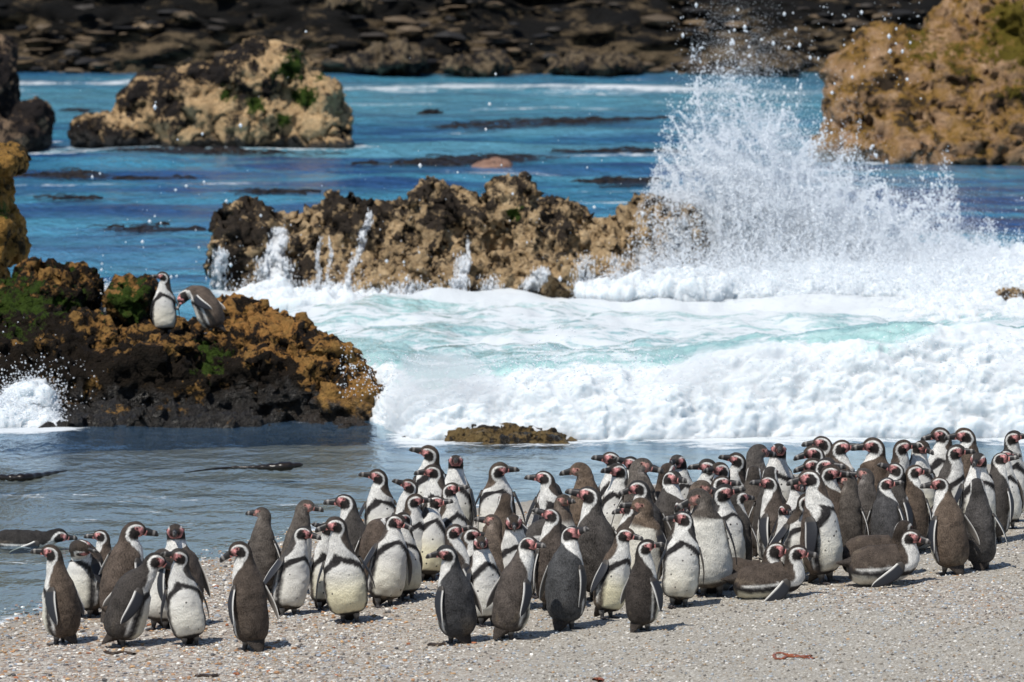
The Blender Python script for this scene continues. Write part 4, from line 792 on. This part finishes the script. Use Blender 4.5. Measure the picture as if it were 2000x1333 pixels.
def penguin(i, base, hm, body, head, kind, pose, label, group, hdx=0.0, hp=0, npi=0, roll=0, abd=None, dark=None, cream=None):
    g = np.random.default_rng(100 + i)
    tw = max(-150, min(150, wrap(head - body)))
    rz = R(body - 90)
    dx = hdx / max(hm, .1); dl = (dx * math.cos(rz), -dx * math.sin(rz)); tilt = (math.atan(dl[1] / .85), math.atan(dl[0] / .85)) if pose not in ('lie', 'swim') else (0, 0)
    Cc, T, Nn_, Bb = frames(pose, tw, hp - 3 + g.normal() * 8, npi + g.normal() * 6, roll + g.normal() * 5, (tilt[0] + g.normal() * 0.035, tilt[1] + g.normal() * 0.05), float(np.clip(0.86 + 0.2 * g.normal(), 0.5, 1.2)) if pose != 'lie' else 0.62)
    ph = np.tile(PH, NR); rep = lambda a: np.repeat(a, NS, axis=0)
    cs, sn = np.cos(ph), np.sin(ph); rad = np.where(cs > 0, rep(DOR), rep(VEN))
    fat = (0.94 if kind == 'juvenile' else 1.01) + g.normal() * .045; fatv = rep(1 + (fat - 1) * sst(.65, .5, U))
    V = rep(Cc) + rep(Bb) * (sn * rep(WID) * fatv)[:, None] + rep(Nn_) * (cs * rad * fatv)[:, None]
    nb = Nn_[:, None] * np.cos(PH)[None, :, None] + Bb[:, None] * np.sin(PH)[None, :, None]
    V = V + nb.reshape(-1, 3) * (0.012 * fbm(V * 5.0 + g.random(3) * 30, 3) * rep(sst(.0, .1, U) * sst(.86, .7, U)) + 0.004 * fbm(V * 22.0, 2) * rep(sst(.9, .8, U)))[:, None]
    if pose in ('lie', 'swim'):
        zmin = V[:, 2].min(); sh = np.array((-(V[:, 0].min() + V[:, 0].max()) / 2, 0, -zmin - .012)); V = V + sh; Cc = Cc + sh
        V[:, 2] = np.maximum(V[:, 2], -.004); fl = 0.84 + 0.16 * sst(.26, .42, V[:, 2]); V[:, 2] *= fl; Cc = Cc.copy(); Cc[:, 2] *= 0.84 + 0.16 * sst(.26, .42, Cc[:, 2])
        sc = hm
    else: sc = hm / V[:, 2].max()
    if pose in ('preen', 'bow'): sc = hm
    back = (np.array(dark) * 1.22) if dark else BACKS[int(g.integers(len(BACKS)))]; back = np.array(back) * (0.9 + 0.25 * g.random())
    if kind == 'juvenile': back = back * 1.15 + np.array((.012, .007, .002))
    cc, wm = body_colours(kind, back, cream if cream else 0.15 + 0.6 * g.random(), g)
    root = bpy.data.objects.new('penguin', None); col.objects.link(root); root.empty_display_size = .1
    root.location = base; root.rotation_euler = (0, 0, rz); root.scale = (sc, sc, sc); tag(root, label, 'penguin', group)
    link('body', mesh_np('body', V, FB, mats=[M['feather']], cols=cc, attrs={'white': wm}), root)
    k = ring_at(.985); t, n, b = T[k], Nn_[k], Bb[k]; link('bill', BILL[kind], root, axes(t, -b, n, Cc[k] - n * .004))
    k = ring_at(.925)
    for s in (1, -1):
        a = .41 * math.pi; p = Cc[k] + Bb[k] * s * math.sin(a) * WID[k] * .97 + Nn_[k] * math.cos(a) * DOR[k]
        link('eye', EYE, root, axes((1, 0, 0), (0, 1, 0), (0, 0, 1), p))
    k = ring_at(.565); t, n, b = Vector(T[k]), Vector(Nn_[k]), Vector(Bb[k])
    ab = abd if abd is not None else 11 + 5 * g.random()
    for s in (1, -1):
        sb = b * s; an = R(ab + 3 * g.normal()) if pose not in ('lie', 'swim') else R(12); sw = R(g.normal() * 7 + (4 if pose not in ('lie', 'swim') else 12))
        zz_ = (t * math.cos(an) - sb * math.sin(an)).normalized(); fw = -n
        zz_ = (Matrix.Rotation(sw * s, 3, b * s) @ zz_).normalized(); fw = (fw - zz_ * fw.dot(zz_)).normalized(); yy_ = zz_.cross(fw)
        p = Vector(Cc[k]) + sb * float(WID[k] * fat * 1.0) + n * .014
        link('flipper', FLIP[1 if yy_.dot(sb) > 0 else -1], root, axes(fw, yy_, zz_, p))
    k = ring_at(.05); t, n, b = Vector(T[k]), Vector(Nn_[k]), Vector(Bb[k])
    if pose in ('lie', 'swim'): d = (-t * .97 + Vector((0, 0, -.05))).normalized()
    else: d = (n * .62 - t * .72).normalized()
    up = (n - d * n.dot(d)).normalized(); p = Vector(Cc[k]) + n * .045
    if pose not in ('lie', 'swim'):
        tip = p + d * .15
        if tip.z < .008: d = (d + Vector((0, 0, (.008 - tip.z) / .15))).normalized(); up = (n - d * n.dot(d)).normalized()
    link('tail', TAIL, root, axes(d, up.cross(d), up, p))
    if pose not in ('lie', 'swim'):
        for s in (1, -1):
            a = R(s * (8 + 8 * g.random())); p = (.005 + .02 * g.normal(), s * .068, 0); link('foot', FOOT, root, axes((math.cos(a), math.sin(a), 0), (-math.sin(a), math.cos(a), 0), (0, 0, 1), p))
    return root
# head x, crown y, feet x, feet y (photo pixels), body heading, head heading (0 = to camera, 90 = right, 180 = away, -90 = left), options, label
GL, GM, GC, GR = 'small flock of penguins at the water edge', 'penguins at the near end of the main flock', 'penguins packed in the middle of the main flock', 'penguins at the far end of the main flock'
PEN = [
 (GL, 100, 1063, 122, 1258, -118, -92, {}, 'penguin nearest the picture corner by the water, back turned, flipper held forward'),
 (GL, 165, 1034, 165, 1206, -55, 40, {'pose': 'preen', 'roll': 20}, 'penguin preening with its head tucked down at the water edge'),
 (GL, 200, 1036, 200, 1200, -128, -88, {}, 'penguin with brown back and bill pointed at the preening penguin beside it'),
 (GL, 252, 1016, 228, 1216, 140, 98, {'hp': -12}, 'tall penguin stretching its neck with bill raised towards the main flock'),
 (GL, 290, 1080, 235, 1262, 112, 95, {'np': 16, 'dark': (.05, .043, .038)}, 'dark backed penguin leaning forward behind a white bellied one'),
 (GL, 347, 1070, 372, 1262, 14, -72, {'hp': -4}, 'white bellied penguin standing front on in the small flock, head turned to the sea'),
 (GL, 345, 1024, 355, 1226, -140, 0, {}, 'penguin looking straight at the camera over the white bellied one'),
 (GL, 315, 1030, 312, 1230, -20, 60, {'pose': 'preen'}, 'penguin preening behind the one that stares at the camera'),
 (GM, 470, 1058, 492, 1270, -152, -84, {'abd': 15}, 'big penguin with its back turned standing alone between both flocks'),
 (GM, 505, 992, 518, 1158, 165, -105, {'j': 1}, 'grey young penguin seen from behind at the water edge'),
 (GM, 595, 1030, 562, 1204, 38, 72, {'abd': 22}, 'white bellied penguin with flippers held back, head turned towards the flock'),
 (GM, 597, 976, 572, 1160, 110, 72, {'j': 1}, 'plain faced young penguin behind the one with flippers held back'),
 (GM, 640, 1022, 632, 1190, 22, -75, {}, 'penguin half hidden behind the yellow bellied one'),
 (GM, 672, 1008, 683, 1216, 4, -78, {'cream': 1, 'abd': 17}, 'yellow bellied spotted penguin standing front on with feet apart'),
 (GM, 685, 967, 705, 1162, -155, -88, {}, 'brown backed penguin directly behind the yellow bellied one'),
 (GM, 770, 1006, 750, 1186, 24, 58, {}, 'plump white bellied penguin beside the yellow bellied one'),
 (GM, 796, 1000, 796, 1172, 34, -50, {}, 'penguin squeezed behind the plump white bellied one'),
 (GM, 745, 1012, 742, 1165, 170, 60, {'pose': 'preen'}, 'brown naped penguin bending its head behind the plump one'),
 (GM, 750, 916, 750, 1092, 12, -86, {'abd': 20}, 'penguin at the waterline edge with spread flipper and bill towards the outcrop'),
 (GM, 797, 935, 802, 1108, 26, -80, {}, 'penguin beside the one with spread flipper at the waterline'),
 (GM, 842, 867, 846, 1046, 8, -88, {}, 'tallest penguin at the back of the near end, bill towards the outcrop'),
 (GM, 855, 907, 862, 1086, 2, -78, {}, 'penguin just in front of the tallest one at the back'),
 (GM, 882, 890, 890, 1068, -14, 0, {}, 'black faced penguin at the back looking straight at the camera'),
 (GM, 873, 943, 895, 1120, 28, 72, {'abd': 24, 'cream': 1}, 'penguin with flipper stuck out below the black faced one at the back'),
 (GM, 813, 964, 806, 1136, 22, 82, {}, 'penguin with pink face turned inward behind the large cream bellied one'),
 (GM, 850, 972, 836, 1136, 14, 74, {'cream': 1}, 'large cream bellied penguin in the middle of the near end'),
 (GM, 872, 1066, 893, 1260, -140, -76, {'dark': (.05, .049, .05)}, 'foremost grey backed penguin with its tail trailing on the sand'),
 (GM, 903, 1022, 908, 1204, 120, 78, {}, 'brown penguin hidden behind the foremost grey backed one'),
 (GM, 912, 1030, 922, 1196, 40, 82, {}, 'pink billed penguin peeping over its brown neighbour'),
 (GM, 943, 1047, 950, 1222, 26, 6, {}, 'black faced penguin with white belly next to the foremost grey one'),
 (GM, 962, 1006, 965, 1192, 172, -82, {'j': 1}, 'brown headed young penguin behind the black faced one'),
 (GM, 1013, 1050, 992, 1248, 132, 52, {'dark': (.068, .056, .048)}, 'brown backed penguin with white flipper edge in the front row'),
 (GM, 975, 902, 968, 1078, -4, 80, {}, 'penguin in the gap at the back with bill turned away from the outcrop'),
 (GM, 977, 966, 978, 1150, 178, 178, {}, 'penguin showing only the dark back of its head'),
 (GM, 1000, 950, 1018, 1120, -40, -70, {'pose': 'bow', 'j': 1}, 'young penguin stooping among its neighbours'),
 (GM, 1008, 1003, 1012, 1190, 8, 2, {}, 'small black faced penguin staring out between two brown backs'),
 (GM, 1046, 993, 1046, 1165, 60, 110, {'pose': 'preen'}, 'penguin preening with a white curve of neck showing'),
 (GC, 1073, 900, 1076, 1082, 10, -30, {'pose': 'preen'}, 'brown naped penguin bowing its head at the very back'),
 (GC, 1083, 922, 1088, 1108, 36, -86, {}, 'penguin with broad white neck stripe below the bowing one'),
 (GC, 1103, 966, 1104, 1146, 15, 40, {'j': 1}, 'pale faced young penguin glancing towards the camera'),
 (GC, 1088, 993, 1078, 1190, -165, -84, {}, 'brown backed penguin whose bill points to the outcrop, behind the grey one'),
 (GC, 1113, 1028, 1106, 1228, 148, 50, {'dark': (.055, .055, .056)}, 'charcoal grey backed penguin in the front row with flipper at its side'),
 (GC, 1150, 903, 1146, 1090, 155, -96, {'j': 1}, 'young penguin at the back with brown neck and bill to the outcrop'),
 (GC, 1152, 950, 1172, 1172, -170, -88, {}, 'tall brown backed penguin behind the one with the tilted cream belly'),
 (GC, 1218, 1032, 1186, 1208, 42, 62, {'cream': 1}, 'penguin with tilted cream belly and folded flipper in the front row'),
 (GC, 1203, 884, 1208, 1066, 0, -76, {}, 'penguin at the back with raised dark bill, first of a tight pair'),
 (GC, 1217, 905, 1204, 1090, -16, -55, {}, 'slim white bellied penguin under the tight pair at the back'),
 (GC, 1236, 892, 1240, 1072, 20, -80, {}, 'penguin of the tight pair half hidden by a young brown head'),
 (GC, 1252, 895, 1250, 1094, 175, 76, {'j': 1, 'hp': 12}, 'young penguin with brown head and drooping bill at the back'),
 (GC, 1252, 938, 1264, 1122, -150, -88, {}, 'penguin with bold white head ring in the middle of the crowd'),
 (GC, 1245, 972, 1252, 1165, -42, -84, {'j': 1}, 'large pink billed young penguin with white chest behind the front row'),
 (GC, 1278, 1052, 1256, 1232, 128, 76, {'dark': (.046, .038, .033)}, 'dark brown penguin at the front of the crowd with white flank line'),
 (GC, 1300, 905, 1296, 1086, 178, 150, {}, 'penguin with its black nape turned at the back of the crowd'),
 (GC, 1314, 920, 1318, 1108, 140, 40, {}, 'brown backed penguin looking back over its shoulder'),
 (GC, 1332, 888, 1338, 1068, 22, -26, {'hp': -14}, 'penguin at the back lifting its bill skyward'),
 (GC, 1357, 938, 1352, 1124, 60, 74, {'j': 1}, 'pale brown young penguin in the middle of the crowd'),
 (GC, 1342, 976, 1346, 1160, 30, 15, {'hp': 12}, 'penguin with lowered pink face behind the upright white belly'),
 (GC, 1330, 1000, 1326, 1186, 4, -78, {}, 'upright white bellied penguin in the front row, bill to the outcrop'),
 (GC, 1376, 954, 1390, 1166, 0, -74, {'j': 1}, 'tall white fronted young penguin with grey throat in the front row'),
 (GC, 1403, 930, 1400, 1112, 50, 80, {}, 'upper of two pink faced penguins behind the tall young one'),
 (GC, 1412, 946, 1418, 1140, 42, 72, {}, 'lower of two pink faced penguins behind the tall young one'),
 (GC, 1385, 897, 1392, 1078, 20, -86, {}, 'small headed penguin at the back pointing its bill to the outcrop'),
 (GC, 1403, 902, 1402, 1092, 150, -60, {}, 'penguin with curled white cheek stripe beside the small headed one'),
 (GC, 1425, 884, 1432, 1072, 4, -84, {'cream': 1}, 'cream bellied penguin at the back with raised head and white neck'),
 (GC, 1478, 869, 1478, 1066, 178, 120, {'j': 1}, 'grey penguin seen from behind rising above the crowd'),
 (GC, 1468, 912, 1466, 1086, 180, 175, {'dark': (.075, .062, .052)}, 'broad brown back filling the middle of the crowd'),
 (GC, 1518, 866, 1522, 1052, 0, 0, {'hp': -10}, 'penguin at the back facing the camera with bill tipped up'),
 (GC, 1510, 912, 1506, 1094, 176, 165, {}, 'dark nape beside the broad brown back'),
 (GC, 1507, 930, 1512, 1114, -130, -80, {}, 'penguin with white chest edge next to the broad brown back'),
 (GC, 1550, 935, 1552, 1112, 10, 10, {}, 'dark faced penguin looking out behind a pink billed neighbour'),
 (GC, 1553, 962, 1556, 1136, 32, 80, {}, 'penguin with long pale bill turned along the beach'),
 (GC, 1527, 984, 1540, 1128, 18, 22, {}, 'white bellied penguin standing behind the two resting ones'),
 (GC, 1505, 1045, 1460, 1152, 90, 70, {'pose': 'lie'}, 'resting penguin with raised head behind the foremost resting one'),
 (GC, 1580, 1090, 1505, 1168, 88, 78, {'pose': 'lie'}, 'foremost resting penguin lying flat on the sand by the crowd'),
 (GR, 1600, 852, 1612, 1040, -150, -84, {}, 'penguin at the back raising a dark bill, first of the far rank'),
 (GR, 1608, 872, 1618, 1062, -120, -80, {}, 'penguin with curled white stripe under the first of the far rank'),
 (GR, 1648, 860, 1652, 1044, 130, 76, {}, 'penguin at the back facing away from the first of the far rank'),
 (GR, 1592, 895, 1598, 1080, 150, -84, {}, 'penguin half hidden behind the slim spotted one'),
 (GR, 1608, 894, 1610, 1086, 170, 60, {}, 'pink faced penguin wedged above the slim spotted one'),
 (GR, 1578, 920, 1580, 1104, 176, 176, {}, 'brown nape just before the slim spotted penguin'),
 (GR, 1624, 906, 1626, 1098, 165, 70, {}, 'black capped penguin wedged behind the slim spotted one'),
 (GR, 1606, 918, 1612, 1138, 62, -78, {}, 'slim tall spotted penguin with dark flipper, looking back to the outcrop'),
 (GR, 1696, 1005, 1670, 1064, 80, 70, {'pose': 'lie'}, 'resting penguin tucked between the standing ones'),
 (GR, 1718, 852, 1712, 1044, 165, -84, {'abd': 20}, 'penguin at the back with flipper spread away from its dark back'),
 (GR, 1757, 858, 1756, 1046, 30, 82, {}, 'long billed penguin at the back looking along the beach'),
 (GR, 1796, 862, 1792, 1042, 2, 35, {}, 'round headed penguin with bright white belly in the far rank'),
 (GR, 1732, 934, 1736, 1094, 160, 74, {'dark': (.058, .056, .056)}, 'broad grey backed penguin in front of the far rank'),
 (GR, 1742, 904, 1756, 1084, 140, -82, {}, 'penguin with long white neck line behind the broad grey one'),
 (GR, 1832, 835, 1836, 1020, 0, -84, {}, 'highest standing penguin of the far rank, bill to the wave'),
 (GR, 1882, 836, 1886, 1026, -140, -80, {}, 'brown necked penguin beside the highest one of the far rank'),
 (GR, 1872, 868, 1862, 1050, 58, 70, {}, 'penguin with sloping cream breast in the far rank'),
 (GR, 1910, 884, 1912, 1064, 18, -20, {}, 'penguin with white breast behind the two backs'),
 (GR, 1938, 886, 1940, 1060, 150, 70, {}, 'dim brown penguin squeezed behind the last white breast'),
 (GR, 1962, 879, 1968, 1034, 16, 60, {}, 'white bellied penguin standing at the end of the flock'),
 (GR, 1970, 840, 1976, 1020, 8, 62, {}, 'last penguin at the back beside the black wet rock'),
 (GR, 1836, 934, 1858, 1122, -148, -78, {'abd': 20}, 'penguin with its back turned and flipper held out at the flock end'),
 (GR, 1908, 934, 1916, 1112, 168, 178, {'abd': 22, 'dark': (.06, .055, .052)}, 'penguin seen squarely from behind at the flock end'),
 (GR, 1652, 928, 1656, 1100, 172, -110, {'j': 1}, 'dark brown back filling the gap after the slim spotted penguin'),
 (GR, 1774, 908, 1778, 1080, 170, 85, {}, 'dim backed penguin between the broad grey one and the round headed one'),
 (GR, 1690, 915, 1690, 1082, 168, -95, {'j': 1}, 'brown young penguin just before the broad grey backed one'),
 (GC, 1440, 960, 1438, 1130, 175, 120, {}, 'dark penguin in the gap beside the broad brown back'),
 (GC, 1225, 985, 1222, 1150, 176, -110, {}, 'penguin with plain back wedged behind the tilted cream belly'),
 (GR, 1792, 1045, 1728, 1142, 88, 60, {'pose': 'lie'}, 'foremost resting penguin at the flock end with white flipper edge'),
 (GR, 1775, 1060, 1712, 1124, 90, 160, {'pose': 'lie', 'hp': 40}, 'resting penguin with hidden head behind the foremost resting one at the end'),
 (GR, 1800, 995, 1785, 1075, 85, 75, {'pose': 'lie'}, 'resting penguin glimpsed between the far standing ones'),
]
for i, (grp, hx, ty, bx, by, bo, he, op, lab) in enumerate(PEN):
    b = on_beach(bx, by); dpt = (b - CAM) @ FWD; s = dpt / FPX
    pose = op.get('pose', 'stand'); hm = (by - ty) * s * 1.01
    if pose in ('lie', 'swim'): hm = 0.68; op = dict(op, dark=op.get('dark', (.056, .043, .034)))
    if pose in ('preen', 'bow'): hm = 0.66
    dark = op.get('dark')
    penguin(i, b, hm, bo, he, 'juvenile' if op.get('j') else 'adult', pose, lab, grp, hdx=(hx - bx) * s if pose == 'stand' else 0, hp=op.get('hp', 0), npi=op.get('np', 0), roll=op.get('roll', 0), abd=op.get('abd'), dark=dark, cream=1.15 if op.get('cream') else None)
# one in the shallows, two on the outcrop
w = at_z(62, 1086, -0.09)[0]; penguin(200, w, 0.62, 94, 94, 'adult', 'swim', 'penguin lying half sunk in the shallows at the picture edge', GL, dark=(.03, .027, .025))
for j, (hx, ty, bx, by, bo, he, pose, lab) in enumerate([(322, 527, 322, 652, 0, -80, 'stand', 'penguin standing upright on the weedy outcrop with cream belly'), (400, 560, 418, 648, -112, -70, 'bow', 'penguin stooping to preen on the weedy outcrop')]):
    h, _, _, _ = ROCK_BVH['near'].ray_cast(Vector(CAM), Vector(ray(bx, by)[0]).normalized())
    b = np.array(h) if h is not None else at_y(bx, by, 52.8)[0]
    dpt = (b - CAM) @ FWD; s = dpt / FPX
    b = b + np.array((0, 0.05, -0.02))
    penguin(210 + j, b, (by - ty) * s if pose == 'stand' else 0.66, bo, he, 'adult', pose, lab, 'penguins on the weedy outcrop')
